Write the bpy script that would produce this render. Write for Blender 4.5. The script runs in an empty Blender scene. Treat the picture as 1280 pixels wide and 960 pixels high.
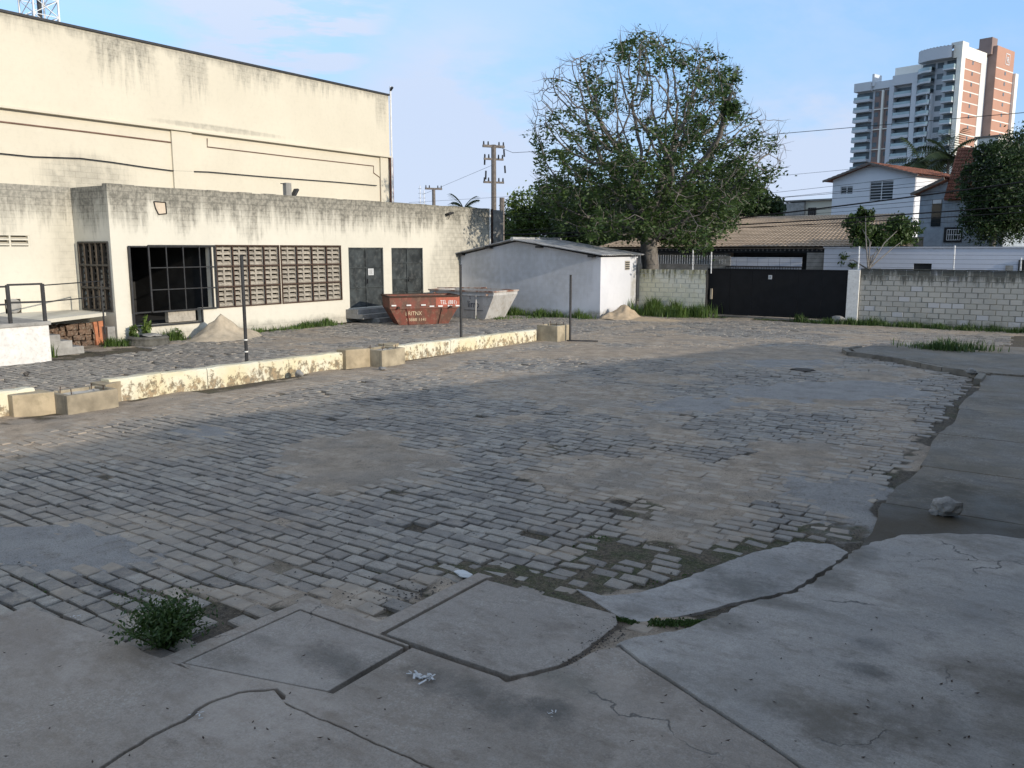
import bpy, math, random
import numpy as np
from mathutils import Vector, Matrix, noise as mn
R = random.Random(7)
S = bpy.context.scene
COL = S.collection

# ------------------------------------------------------------------ camera, sky, sun, exposure
F, CAMZ = 1045.0, 2.9
PITCH = math.atan(169/F); YAW = math.atan(730*math.cos(PITCH)/F)
cd = bpy.data.cameras.new('camera'); cam = bpy.data.objects.new('camera', cd); COL.objects.link(cam)
cam.location = (0, 0, CAMZ); cam.rotation_euler = (math.pi/2-PITCH, 0, YAW)
cd.sensor_width = 36; cd.lens = F/1280*36; cd.clip_start = .05; cd.clip_end = 6000
S.camera = cam

SUN_EL, SUN_AZ = 15.0, -4.0            # elevation; azimuth measured from +X towards +Y
W = bpy.data.worlds.new('World'); S.world = W; W.use_nodes = True
wn, wl = W.node_tree.nodes, W.node_tree.links
wn.clear()
S.view_settings.view_transform = 'Standard'; S.view_settings.look = 'None'
S.view_settings.exposure = 1.0; S.view_settings.gamma = 1
sl = bpy.data.lights.new('sun', 'SUN'); sl.energy = 2.0; sl.angle = math.radians(.6); sl.color = (1, .90, .76)
so = bpy.data.objects.new('sun', sl); COL.objects.link(so)
sd = Vector((math.cos(math.radians(SUN_AZ))*math.cos(math.radians(SUN_EL)), math.sin(math.radians(SUN_AZ))*math.cos(math.radians(SUN_EL)), math.sin(math.radians(SUN_EL))))
so.rotation_euler = sd.to_track_quat('Z', 'Y').to_euler()

# calibrated sight lines: turn an image pixel into a place on a known plane
fw = Vector((-math.sin(YAW)*math.cos(PITCH), math.cos(YAW)*math.cos(PITCH), -math.sin(PITCH)))
rt = Vector((math.cos(YAW), math.sin(YAW), 0)); upv = rt.cross(fw)
def ray(x, y): return fw+rt*((x-640)/F)-upv*((y-480)/F)
def G(x, y, z=0):
    d = ray(x, y); t = (z-CAMZ)/d.z; return Vector((d.x*t, d.y*t, z))
def PX(x, y, c):
    d = ray(x, y); t = c/d.x; return Vector((c, d.y*t, CAMZ+d.z*t))
def PY(x, y, c):
    d = ray(x, y); t = c/d.y; return Vector((d.x*t, c, CAMZ+d.z*t))
def PD(x, y, r):
    d = ray(x, y); f = Vector((fw.x, fw.y)).normalized(); t = r/(d.x*f.x+d.y*f.y); return Vector((d.x*t, d.y*t, CAMZ+d.z*t))

# ------------------------------------------------------------------ node helper
class N:
    def __init__(s, tree): s.t = tree; s.n = tree.nodes; s.l = tree.links
    def put(s, inp, v):
        if v is None: return
        if hasattr(v, 'links') or isinstance(v, bpy.types.NodeSocket): s.l.new(v, inp)
        else: inp.default_value = v
    def m(s, op, a, b=0.0, c=None, clamp=False):
        q = s.n.new('ShaderNodeMath'); q.operation = op; q.use_clamp = clamp
        s.put(q.inputs[0], a); s.put(q.inputs[1], b)
        if c is not None: s.put(q.inputs[2], c)
        return q.outputs[0]
    def ramp(s, v, a, b, lo=0., hi=1., smooth=True):
        q = s.n.new('ShaderNodeMapRange'); q.clamp = True
        q.interpolation_type = 'SMOOTHSTEP' if smooth else 'LINEAR'
        s.put(q.inputs['Value'], v)
        q.inputs['From Min'].default_value = a; q.inputs['From Max'].default_value = b
        q.inputs['To Min'].default_value = lo; q.inputs['To Max'].default_value = hi
        return q.outputs['Result']
    def noise(s, vec, scale, detail=4, rough=.55, out='Fac', w=None):
        q = s.n.new('ShaderNodeTexNoise'); q.inputs['Scale'].default_value = scale
        q.inputs['Detail'].default_value = detail; q.inputs['Roughness'].default_value = rough
        if vec is not None: s.l.new(vec, q.inputs['Vector'])
        return q.outputs[out]
    def voro(s, vec, scale, feature='F1', out='Distance', rnd=1.):
        q = s.n.new('ShaderNodeTexVoronoi'); q.feature = feature; q.inputs['Scale'].default_value = scale
        q.inputs['Randomness'].default_value = rnd
        s.l.new(vec, q.inputs['Vector']); return q.outputs[out]
    def mix(s, f, a, b, mode='MIX'):
        q = s.n.new('ShaderNodeMix'); q.data_type = 'RGBA'; q.blend_type = mode
        s.put(q.inputs[0], f)
        s.put(q.inputs[6], a if not isinstance(a, tuple) else (*a[:3], 1)); s.put(q.inputs[7], b if not isinstance(b, tuple) else (*b[:3], 1))
        return q.outputs[2]
    def pos(s): return s.n.new('ShaderNodeNewGeometry').outputs['Position']
    def obj(s): return s.n.new('ShaderNodeTexCoord').outputs['Object']
    def scale(s, vec, v):
        q = s.n.new('ShaderNodeVectorMath'); q.operation = 'MULTIPLY'; s.l.new(vec, q.inputs[0]); q.inputs[1].default_value = v
        return q.outputs[0]
    def sep(s, vec):
        q = s.n.new('ShaderNodeSeparateXYZ'); s.l.new(vec, q.inputs[0]); return q.outputs
    def comb(s, x, y, z):
        q = s.n.new('ShaderNodeCombineXYZ'); s.put(q.inputs[0], x); s.put(q.inputs[1], y); s.put(q.inputs[2], z); return q.outputs[0]
    def bump(s, h, strength=.3, dist=.01, base=None):
        q = s.n.new('ShaderNodeBump'); q.inputs['Strength'].default_value = strength; q.inputs['Distance'].default_value = dist
        s.l.new(h, q.inputs['Height'])
        if base is not None: s.l.new(base, q.inputs['Normal'])
        return q.outputs[0]
def newmat(name):
    m = bpy.data.materials.new(name); m.use_nodes = True; n = N(m.node_tree)
    p = m.node_tree.nodes['Principled BSDF']
    return m, n, p
def fin(n, p, col=None, rough=.8, normal=None, metal=0., spec=.3):
    if col is not None: n.put(p.inputs['Base Color'], (*col[:3], 1) if isinstance(col, tuple) else col)
    n.put(p.inputs['Roughness'], rough); p.inputs['Metallic'].default_value = metal
    p.inputs['Specular IOR Level'].default_value = spec
    if normal is not None: n.put(p.inputs['Normal'], normal)

# world: Nishita sky with thin procedural clouds, thickened overhead out of view
w = N(W.node_tree)
sky = wn.new('ShaderNodeTexSky'); sky.sky_type = 'NISHITA'; sky.sun_disc = False
sky.sun_elevation = math.radians(SUN_EL); sky.sun_rotation = math.radians(90-SUN_AZ)
sky.air_density = 1.0; sky.dust_density = .25; sky.ozone_density = 1.6
tc = wn.new('ShaderNodeTexCoord').outputs['Generated']
x, y, z = w.sep(tc)
zz = w.m('MAXIMUM', z, .02)
inv = w.m('DIVIDE', 1.0, w.m('ADD', zz, .12))
flat = w.comb(w.m('MULTIPLY', x, inv), w.m('MULTIPLY', y, inv), 0.0)
c1 = w.noise(w.scale(flat, (1.0, .55, 1)), 1.5, 7, .62)
c2 = w.noise(w.scale(tc, (1, 1, 2.6)), 5.0, 6, .55)
low = w.ramp(z, .02, .26, 1., 0.)
high = w.m('MULTIPLY', w.ramp(c1, .40, .66), w.ramp(z, .12, .6, .38, 1.25))  # overhead cover added, out of view, to turn the ambient light whiter
def cone(px, py, a, b):
    d = ray(px, py).normalized()
    q = wn.new('ShaderNodeVectorMath'); q.operation = 'DOT_PRODUCT'; wl.new(tc, q.inputs[0]); q.inputs[1].default_value = d
    return w.ramp(q.outputs['Value'], math.cos(math.radians(b)), math.cos(math.radians(a)))
lowc = w.m('MULTIPLY', low, w.ramp(c2, .38, .62))
banks = w.m('MAXIMUM', cone(570, 215, 1, 11), cone(1010, 225, .5, 8))
banks = w.m('MAXIMUM', banks, w.m('MULTIPLY', w.m('MULTIPLY', cone(330, -5, .5, 9), w.ramp(w.noise(w.scale(tc, (1.5, 1.5, 9)), 4., 6, .6), .42, .62)), 1.3))
banks = w.m('MULTIPLY', banks, w.ramp(c2, .30, .56))
cl = w.m('MINIMUM', w.m('ADD', w.m('MULTIPLY', lowc, .4), w.m('ADD', w.m('MULTIPLY', high, .55), w.m('MULTIPLY', banks, .95))), .85)
hz = w.mix(w.m('MULTIPLY', w.ramp(z, .0, .6, 1., 0.), .85), sky.outputs[0], w.mix(w.ramp(z, .0, .22), (1.35, 2.0, 3.1), (.80, 1.62, 3.1)))
lp = w.mix(cl, hz, w.mix(w.ramp(z, .15, .6), (2.2, 2.5, 3.15), (3.7, 3.55, 3.4)))  # overhead clouds made brighter and warmer to lift the shade
bg = wn.new('ShaderNodeBackground'); wl.new(lp, bg.inputs[0]); bg.inputs[1].default_value = .15
wo = wn.new('ShaderNodeOutputWorld'); wl.new(bg.outputs[0], wo.inputs[0])

# ------------------------------------------------------------------ mesh helpers
class MB:
    def __init__(s): s.v = []; s.f = []; s.sm = []
    def quad(s, a, b, c, d):
        k = len(s.v); s.v += [tuple(a), tuple(b), tuple(c), tuple(d)]; s.f.append((k, k+1, k+2, k+3)); return s
    def poly(s, pts):
        k = len(s.v); s.v += [tuple(p) for p in pts]; s.f.append(tuple(range(k, k+len(pts)))); return s
    def box(s, x0, x1, y0, y1, z0, z1, rot=None, at=None):
        P = [(x0, y0, z0), (x1, y0, z0), (x1, y1, z0), (x0, y1, z0), (x0, y0, z1), (x1, y0, z1), (x1, y1, z1), (x0, y1, z1)]
        if rot is not None: P = [tuple(rot @ Vector(p)+(at or Vector())) for p in P]
        return s.hexa(P)
    def hexa(s, P):
        k = len(s.v); s.v += [tuple(p) for p in P]
        for f in ((0, 3, 2, 1), (4, 5, 6, 7), (0, 1, 5, 4), (1, 2, 6, 5), (2, 3, 7, 6), (3, 0, 4, 7)): s.f.append(tuple(k+i for i in f))
        return s
    def bar(s, a, b, w_, h_=None):
        a, b = Vector(a), Vector(b); h_ = h_ or w_; d = (b-a).normalized()
        u = d.cross(Vector((0, 0, 1)));
        if u.length < 1e-3: u = Vector((1, 0, 0))
        u.normalize(); v = u.cross(d).normalized(); u *= w_/2; v *= h_/2
        return s.hexa([a-u-v, a+u-v, b+u-v, b-u-v, a-u+v, a+u+v, b+u+v, b-u+v])
    def tube(s, pts, rad, n=6, cap=True):
        pts = [Vector(p) for p in pts]; k = len(s.v); m = len(pts)
        rad = rad if hasattr(rad, '__len__') else [rad]*m
        pu = None
        for i, p in enumerate(pts):
            d = (pts[min(i+1, m-1)]-pts[max(i-1, 0)]).normalized()
            if pu is None:
                u = d.cross(Vector((0, 0, 1)));
                if u.length < .05: u = d.cross(Vector((1, 0, 0)))
            else: u = pu-d*pu.dot(d)
            u.normalize(); pu = u; v = d.cross(u)
            for j in range(n):
                a = 2*math.pi*j/n; s.v.append(tuple(p+(u*math.cos(a)+v*math.sin(a))*rad[i]))
        for i in range(m-1):
            for j in range(n):
                s.f.append((k+i*n+j, k+i*n+(j+1) % n, k+(i+1)*n+(j+1) % n, k+(i+1)*n+j))
        if cap:
            s.f.append(tuple(k+j for j in range(n))[::-1]); s.f.append(tuple(k+(m-1)*n+j for j in range(n)))
        return s
    def lathe(s, c, prof, n=20, cap=True):
        k = len(s.v)
        for r_, z_ in prof:
            for j in range(n):
                a = 2*math.pi*j/n; s.v.append((c[0]+r_*math.cos(a), c[1]+r_*math.sin(a), c[2]+z_))
        for i in range(len(prof)-1):
            for j in range(n): s.f.append((k+i*n+j, k+i*n+(j+1) % n, k+(i+1)*n+(j+1) % n, k+(i+1)*n+j))
        return s
    def wall(s, f, u0, u1, z0, z1, t, holes=()):
        """sheet of thickness t with openings; f(u, z, depth) -> point, depth 0 = outer face"""
        us = sorted({u0, u1, *[h[0] for h in holes], *[h[1] for h in holes]}); zs = sorted({z0, z1, *[h[2] for h in holes], *[h[3] for h in holes]})
        us = [u for u in us if u0 <= u <= u1]; zs = [z for z in zs if z0 <= z <= z1]
        nu, nz = len(us)-1, len(zs)-1
        def solid(i, j):
            if i < 0 or j < 0 or i >= nu or j >= nz: return False
            a, b = (us[i]+us[i+1])/2, (zs[j]+zs[j+1])/2
            return not any(h[0] < a < h[1] and h[2] < b < h[3] for h in holes)
        for i in range(nu):
            for j in range(nz):
                if not solid(i, j): continue
                a, b, c, d = us[i], us[i+1], zs[j], zs[j+1]
                s.quad(f(a, c, 0), f(b, c, 0), f(b, d, 0), f(a, d, 0)); s.quad(f(a, c, t), f(a, d, t), f(b, d, t), f(b, c, t))
                if not solid(i-1, j): s.quad(f(a, c, 0), f(a, d, 0), f(a, d, t), f(a, c, t))
                if not solid(i+1, j): s.quad(f(b, c, 0), f(b, c, t), f(b, d, t), f(b, d, 0))
                if not solid(i, j-1): s.quad(f(a, c, 0), f(a, c, t), f(b, c, t), f(b, c, 0))
                if not solid(i, j+1): s.quad(f(a, d, 0), f(b, d, 0), f(b, d, t), f(a, d, t))
        return s
    def mesh(s, name, mats, smooth=False):
        me = bpy.data.meshes.new(name); me.from_pydata(s.v, [], s.f); me.validate()
        for m in (mats if isinstance(mats, (list, tuple)) else [mats]): me.materials.append(m)
        if smooth: me.polygons.foreach_set('use_smooth', [True]*len(me.polygons))
        me.update(); return me
    def build(s, name, mat, parent=None, smooth=False, bevel=0, fixn=False):
        me = s.mesh(name, mat, smooth)
        if fixn:
            import bmesh
            b = bmesh.new(); b.from_mesh(me); bmesh.ops.remove_doubles(b, verts=b.verts, dist=1e-5); bmesh.ops.recalc_face_normals(b, faces=b.faces); b.to_mesh(me); b.free()
        o = bpy.data.objects.new(name, me); COL.objects.link(o)
        if parent is not None: o.parent = parent; o.matrix_parent_inverse = inv_of(parent)
        if bevel:
            q = o.modifiers.new('bevel', 'BEVEL'); q.width = bevel; q.segments = 2; q.limit_method = 'ANGLE'
        return o
def mw(o):
    m = Matrix.LocRotScale(o.location, o.rotation_euler, o.scale)
    return mw(o.parent) @ o.matrix_parent_inverse @ m if o.parent else m
def inv_of(o): return mw(o).inverted()
def tag(o, label=None, cat=None, group=None, kind=None):
    if label: o['label'] = label
    if cat: o['category'] = cat
    if group: o['group'] = group
    if kind: o['kind'] = kind
    return o
def thing(name, label, cat, loc=(0, 0, 0), rz=0, group=None):
    o = bpy.data.objects.new(name, None); COL.objects.link(o); o.empty_display_size = .2
    o.location = loc; o.rotation_euler = (0, 0, rz); return tag(o, label, cat, group)
def inst(me, name, parent, loc, rot=(0, 0, 0), sc=(1, 1, 1)):
    """shared-mesh piece placed in world space under parent"""
    o = bpy.data.objects.new(name, me); COL.objects.link(o)
    if parent is not None: o.parent = parent; o.matrix_parent_inverse = inv_of(parent)
    o.location = loc; o.rotation_euler = rot; o.scale = sc; return o

# ------------------------------------------------------------------ materials
def simple(name, col, rough=.8, var=.18, scale=3., bump=.15, bscale=60., metal=0., spec=.3, dirt=None, dirt_amt=.4):
    m, n, p = newmat(name); P = n.pos()
    a = n.noise(P, scale, 5, .6); c = n.mix(n.ramp(a, .3, .7), tuple(v*(1-var) for v in col), tuple(min(1, v*(1+var)) for v in col))
    if dirt: c = n.mix(n.m('MULTIPLY', n.ramp(n.noise(P, scale*2.3, 6, .65), .48, .72), dirt_amt), c, dirt)
    oi = n.n.new('ShaderNodeObjectInfo').outputs['Random']
    c = n.mix(1.0, c, n.comb(n.ramp(oi, 0, 1, .9, 1.08, False), n.ramp(oi, 0, 1, .9, 1.08, False), n.ramp(oi, 0, 1, .9, 1.06, False)), 'MULTIPLY')
    fin(n, p, c, rough, n.bump(n.noise(P, bscale, 4), bump, .01), metal, spec); return m

def facade_mat(name, base, base2, top, grime_h, streak=1., brick_y=True, blobs=(), green=0., lowgrime=0., joints=1., drips=()):
    """painted masonry: rain grime hanging from the top edge, faint block joints, stained and darker patches (axis u along wall)"""
    m, n, p = newmat(name); P = n.pos(); X, Y, Z = n.sep(P)
    u = n.m('ADD', X, Y)
    base_c = n.mix(n.ramp(n.noise(P, .45, 4), .3, .7), base, base2)
    base_c = n.mix(n.m('MULTIPLY', n.ramp(n.noise(P, 6, 6, .7), .45, .75), .22), base_c, tuple(v*.72 for v in base))
    # masonry joints
    row = n.m('FRACT', n.m('DIVIDE', Z, .2)); colp = n.m('FRACT', n.m('DIVIDE', n.m('ADD', u, n.m('MULTIPLY', n.m('FLOOR', n.m('DIVIDE', Z, .2)), .2)), .4))
    joint = n.m('MAXIMUM', n.m('LESS_THAN', row, .12), n.m('LESS_THAN', colp, .05))
    st = n.noise(n.comb(n.m('MULTIPLY', u, 5.), 0., n.m('MULTIPLY', Z, .55)), 1., 7, .72)
    st2 = n.noise(n.comb(n.m('MULTIPLY', u, 1.1), 0., n.m('MULTIPLY', Z, .5)), 1., 4, .6)
    depth = n.m('SUBTRACT', top, Z)
    g = n.m('SUBTRACT', 1.0, n.m('DIVIDE', depth, grime_h))
    g = n.m('ADD', g, n.m('MULTIPLY', n.m('SUBTRACT', st2, .5), 1.6)); g = n.m('ADD', g, n.m('MULTIPLY', n.m('SUBTRACT', st, .5), 1.5))
    grime = n.m('MULTIPLY', n.ramp(g, .05, .85), streak)
    for (uc, zc, ru, rz, s) in blobs:
        du = n.m('DIVIDE', n.m('SUBTRACT', u, uc), ru); dz = n.m('DIVIDE', n.m('SUBTRACT', Z, zc), rz)
        r2 = n.m('ADD', n.m('MULTIPLY', du, du), n.m('MULTIPLY', dz, dz))
        b = n.m('MULTIPLY', n.ramp(n.m('ADD', r2, n.m('MULTIPLY', n.m('SUBTRACT', st, .5), 2.2)), .2, 1.5, 1., 0.), s)
        b = n.m('MULTIPLY', b, n.ramp(n.noise(P, 4.5, 5, .7), .32, .6, .35, 1.))
        grime = n.m('MAXIMUM', grime, b)
    edge = n.noise(P, 2.6, 6, .7)
    for (uc, hw, ln, s_) in drips:
        a = n.m('DIVIDE', n.m('ABSOLUTE', n.m('SUBTRACT', u, uc)), hw); a = n.ramp(n.m('ADD', a, n.m('MULTIPLY', n.m('SUBTRACT', edge, .5), 1.1)), .65, 1.1, 1., 0.)
        ln_ = n.m('MULTIPLY', n.m('ADD', n.m('MULTIPLY', n.m('SUBTRACT', st, .5), 2.6), .75), ln)
        v_ = n.ramp(n.m('DIVIDE', n.m('SUBTRACT', ln_, depth), ln), -.25, .75)
        grime = n.m('MAXIMUM', grime, n.m('MULTIPLY', n.m('MULTIPLY', a, v_), n.m('MULTIPLY', n.ramp(edge, .3, .62, .45, 1.), s_)))
    if lowgrime:
        b = n.m('ADD', n.ramp(Z, .0, .7, 1., 0.), n.m('MULTIPLY', n.m('SUBTRACT', n.noise(P, 2.2, 5, .65), .5), 1.4))
        grime = n.m('MAXIMUM', grime, n.m('MULTIPLY', n.ramp(b, .35, 1.), lowgrime))
    joint = n.m('MULTIPLY', joint, joints)
    jm = n.m('MULTIPLY', joint, n.m('ADD', .012, n.m('MULTIPLY', grime, .34)))
    c = n.mix(grime, base_c, n.mix(n.ramp(n.noise(P, 9, 4), .35, .65), (.17, .162, .135), (.31, .29, .24) if not green else (.15, .16, .09)))
    c = n.mix(jm, c, (.05, .05, .045))
    fin(n, p, c, .88, n.bump(n.m('SUBTRACT', n.noise(P, 40, 5), n.m('MULTIPLY', joint, n.m('ADD', .08, grime))), .25, .01), spec=.2)
    return m

M = {}
A = .2
M['warehouse'] = facade_mat('cream_warehouse_paint', (.63, .58, .465), (.59, .54, .43), 10.6, .5, .55,
    blobs=[(-30+16.6, 5.3, 1.7, 1.0, .6), (-30+22.5, 7.75, 3., .12, .5)], drips=[(-30+18.4, 1.35, 1.9, .85), (-30+21.3, .75, 2.3, .7), (-30+24.3, 1.5, 1.2, .75), (-30+27.6, 1.3, .9, .7), (-30+29.8, .7, .9, .5), (-30+32.0, .45, 2.3, .5), (-30+15.2, 1.0, .8, .5)])
M['annex'] = facade_mat('stained_annex_paint', (.65, .615, .52), (.59, .56, .47), 4.78, 1.5, 1.,
    blobs=[(-24.4+31.8, 3.4, 2.2, 3., .65), (-24.4+29.8, 1.6, 1.0, 1.8, .45)], lowgrime=.5)  # right end darkened by two soft patches
M['annex_side'] = facade_mat('stained_annex_setback_paint', (.65, .61, .51), (.59, .555, .46), 4.78, 1.5, .85, blobs=[(-26.4+13.9, 2.5, .5, 3, .3)], lowgrime=.5)
M['shed'] = facade_mat('white_shed_render', (.66, .66, .68), (.56, .57, .60), 3.3, .25, .35,
    blobs=[(31.1-21, 2., 1.3, 1.5, .34), (31.1-23, 1.6, 1.2, 1.3, .4), (31.1-18.7, 1.8, 1.4, 1.4, .36), (31.1-20, .9, 1.4, .7, .3), (-16.9+34.2, 1.0, .35, 1.4, .7)], lowgrime=.75, joints=.35)
M['boundary'] = facade_mat('boundary_wall_paint', (.56, .54, .46), (.50, .48, .40), 2.1, .45, .7, green=1, lowgrime=.6)
M['housewhite'] = facade_mat('white_house_paint', (.74, .74, .76), (.68, .69, .72), 8.6, .3, .12, joints=0.)
M['streetwall'] = facade_mat('street_wall_paint', (.62, .64, .70), (.56, .58, .64), 3.0, .15, .35, joints=0.)
M['concrete'] = simple('grey_concrete', (.30, .29, .27), .85, .2, 2.5, .3, 50, dirt=(.12, .11, .09))
M['box_conc'] = simple('tan_cast_concrete', (.33, .28, .20), .88, .3, 2.0, .3, 60, dirt=(.16, .14, .10))
M['steel_dark'] = simple('dark_painted_steel', (.025, .026, .028), .5, .3, 8, .1, 30, spec=.4, dirt=(.08, .05, .03), dirt_amt=.3)
M['gate_black'] = simple('black_gate_paint', (.006, .006, .007), .6, .3, 3, .05, 20, spec=.25)
M['door_steel'] = simple('greenish_door_steel', (.040, .046, .047), .4, .5, 2.2, .1, 20, spec=.45, dirt=(.14, .145, .14), dirt_amt=.5)
M['rust'] = simple('rusty_iron', (.05, .03, .022), .8, .3, 12, .2, 60, dirt=(.16, .07, .035))
M['lattice'] = simple('brown_lattice_concrete', (.37, .335, .28), .9, .16, 6, .2, 60, dirt=(.12, .10, .08), dirt_amt=.45)
M['dark'] = simple('dark_interior', (.03, .03, .03), .95, .3, 2)
M['white'] = simple('white_paint', (.74, .72, .68), .75, .08, 5, .1, dirt=(.35, .31, .24), dirt_amt=.35)
M['pole_white'] = simple('white_post_paint', (.72, .72, .72), .6, .06, 5, .05)
M['roofcement'] = simple('fibre_cement', (.33, .33, .33), .85, .25, 2.2, .2, 50, dirt=(.08, .08, .07), dirt_amt=.6)
M['sand'] = simple('pale_sand', (.40, .335, .25), .95, .15, 5, .5, 90)
M['sandy'] = simple('orange_sand', (.44, .34, .23), .95, .15, 5, .5, 90)
M['brick'] = simple('red_brick', (.30, .12, .07), .9, .25, 8, .3, 60, dirt=(.1, .07, .05))
M['wood'] = simple('grey_pole_wood', (.16, .14, .125), .85, .25, 6, .2, 40)
M['bark'] = simple('grey_bark', (.165, .15, .135), .9, .3, 5, .4, 30, dirt=(.07, .065, .05))
M['wire'] = simple('black_cable', (.012, .012, .013), .6, .1, 2, 0)
M['glass'] = simple('dark_glass', (.02, .03, .035), .12, .2, .8, 0, spec=.6)
M['terracotta'] = simple('terracotta_tile', (.21, .088, .058), .88, .3, 3.5, .3, 40, dirt=(.10, .06, .045), dirt_amt=.55)
M['tan_tile'] = simple('tan_roof_tile', (.44, .34, .245), .9, .13, 1.1, .3, 40, dirt=(.2, .15, .11), dirt_amt=.4)
M['bluegrey'] = simple('blue_grey_tile_wall', (.34, .38, .42), .6, .12, 4, .1)
M['paper'] = simple('white_paper', (.55, .56, .56), .8, .05, 9, .05)
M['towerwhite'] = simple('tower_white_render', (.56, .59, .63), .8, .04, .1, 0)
M['towerlit'] = simple('tower_lit_render', (.78, .76, .70), .8, .04, .1, 0)  # lit copy of the tower white, sunlight put into the colour
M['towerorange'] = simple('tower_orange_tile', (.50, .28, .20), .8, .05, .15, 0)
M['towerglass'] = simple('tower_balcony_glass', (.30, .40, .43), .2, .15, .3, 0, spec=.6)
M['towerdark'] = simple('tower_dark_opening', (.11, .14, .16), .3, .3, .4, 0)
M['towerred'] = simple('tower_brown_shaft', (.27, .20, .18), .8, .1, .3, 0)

# peeling yellow-white paint of the low wall
m, n, p = newmat('peeling_yellow_paint'); P = n.pos(); X, Y, Z = n.sep(P)
c = n.mix(n.ramp(n.noise(P, 1.3, 4), .35, .65), (.66, .58, .38), (.68, .64, .50))
hg = n.ramp(Z, .0, .5, .10, -.05)
pe = n.ramp(n.m('ADD', n.noise(n.scale(P, (1, 1, .8)), 6.5, 8, .75), hg), .54, .62)
c = n.mix(n.m('MULTIPLY', pe, .85), c, n.mix(n.ramp(n.noise(P, 11, 4), .4, .6), (.13, .105, .07), (.30, .21, .12)))
c = n.mix(n.ramp(n.noise(n.comb(0., n.m('MULTIPLY', Y, .6), 2.), 1., 3), .62, .70, 0., .75), c, (.40, .30, .18))
fin(n, p, c, .9, n.bump(n.m('SUBTRACT', n.noise(P, 30, 5), n.m('MULTIPLY', pe, .8)), .5, .012), spec=.2); M['peeling'] = m

# wet brown / tan streaks for skip
def skip_mat(name, col, rust, amt, lo):
    m, n, p = newmat(name); P = n.pos(); X, Y, Z = n.sep(P)
    a = n.noise(n.comb(n.m('MULTIPLY', n.m('ADD', X, Y), 2.2), 0., n.m('MULTIPLY', Z, 1.3)), 1.2, 6, .7)
    b = n.noise(P, 7, 6, .7)
    c = n.mix(n.ramp(a, .40, .62), col, rust)
    c = n.mix(n.m('MULTIPLY', n.ramp(b, .5, .68), amt), c, lo)
    fin(n, p, c, .65, n.bump(b, .3, .01), spec=.35); return m
M['skip_red'] = skip_mat('scuffed_orange_skip_paint', (.21, .065, .045), (.12, .065, .045), .75, (.24, .15, .10))
M['skip_bright'] = skip_mat('bright_orange_skip_paint', (.42, .11, .065), (.32, .09, .055), .3, (.6, .3, .2))
M['skip_white'] = skip_mat('scuffed_white_skip_paint', (.50, .49, .47), (.40, .39, .37), .45, (.28, .22, .15))
M['skip_rim'] = skip_mat('rusty_skip_rim', (.45, .40, .35), (.22, .09, .05), .5, (.4, .34, .28))
M['steel_ins'] = simple('rusty_skip_inside', (.08, .05, .035), .85, .3, 3)

# ground materials
def ground_layers(n, P, stone=False): pass
m, n, p = newmat('worn_setts'); P = n.pos()
isl = n.n.new('ShaderNodeNewGeometry').outputs['Random Per Island']; oi_n = n.n.new('ShaderNodeObjectInfo'); oi = oi_n.outputs['Random']
q = n.n.new('ShaderNodeTexWhiteNoise'); q.noise_dimensions = '2D'; n.l.new(n.comb(isl, oi, 0.), q.inputs['Vector']); rnd = q.outputs['Value']
c = n.mix(rnd, (.22, .20, .175), (.46, .42, .355))
c = n.mix(n.ramp(n.noise(P, 9, 6, .7), .3, .75), n.mix(.5, c, (.09, .09, .09)), c)
big = n.noise(P, .33, 5, .6)
dat = n.n.new('ShaderNodeAttribute'); dat.attribute_name = 'dust'; oc = n.sep(oi_n.outputs['Color'])
c = n.mix(n.ramp(big, .42, .66, 0., .62), c, (.29, .25, .205))
c = n.mix(n.ramp(n.noise(n.scale(P, (1, 1, 0)), .6, 4, .6), .54, .68, 0., .45), c, (.085, .085, .088))
c = n.mix(n.ramp(n.noise(P, 1.7, 6, .7), .50, .68, 0., .6), c, (.31, .265, .215))
c = n.mix(n.ramp(n.noise(P, 42, 4, .7), .55, .75, 0., .6), c, (.36, .33, .28))
md = n.noise(P, 3.1, 9, .8); c = n.mix(n.ramp(md, .54, .70, 0., .65), c, (.10, .087, .068)); c = n.mix(n.ramp(md, .36, .48, .6, 0.), c, (.37, .32, .25))
c = n.mix(n.ramp(n.noise(P, 110, 3, .7), .35, .5, .5, 0.), c, (.09, .08, .07))
f2 = n.noise(P, 2.4, 6, .68); film = n.mix(n.ramp(f2, .35, .65), (.31, .255, .195), (.44, .365, .28)); film = n.mix(n.ramp(n.noise(P, .9, 5, .6), .45, .62, 0., .55), film, (.26, .235, .20))
dd = n.m('ADD', n.m('MAXIMUM', dat.outputs['Fac'], oc[0]), n.m('MULTIPLY', n.m('SUBTRACT', n.noise(P, 3.4, 7, .75), .5), .9)); c = n.mix(n.ramp(dd, .25, .85, 0., .9), c, film)
fin(n, p, c, n.ramp(n.noise(P, 5, 4), .3, .7, .48, .78), n.bump(n.m('ADD', n.noise(P, 30, 6, .7), n.noise(P, 7, 3)), .7, .016), spec=.3); M['setts'] = m

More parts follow.
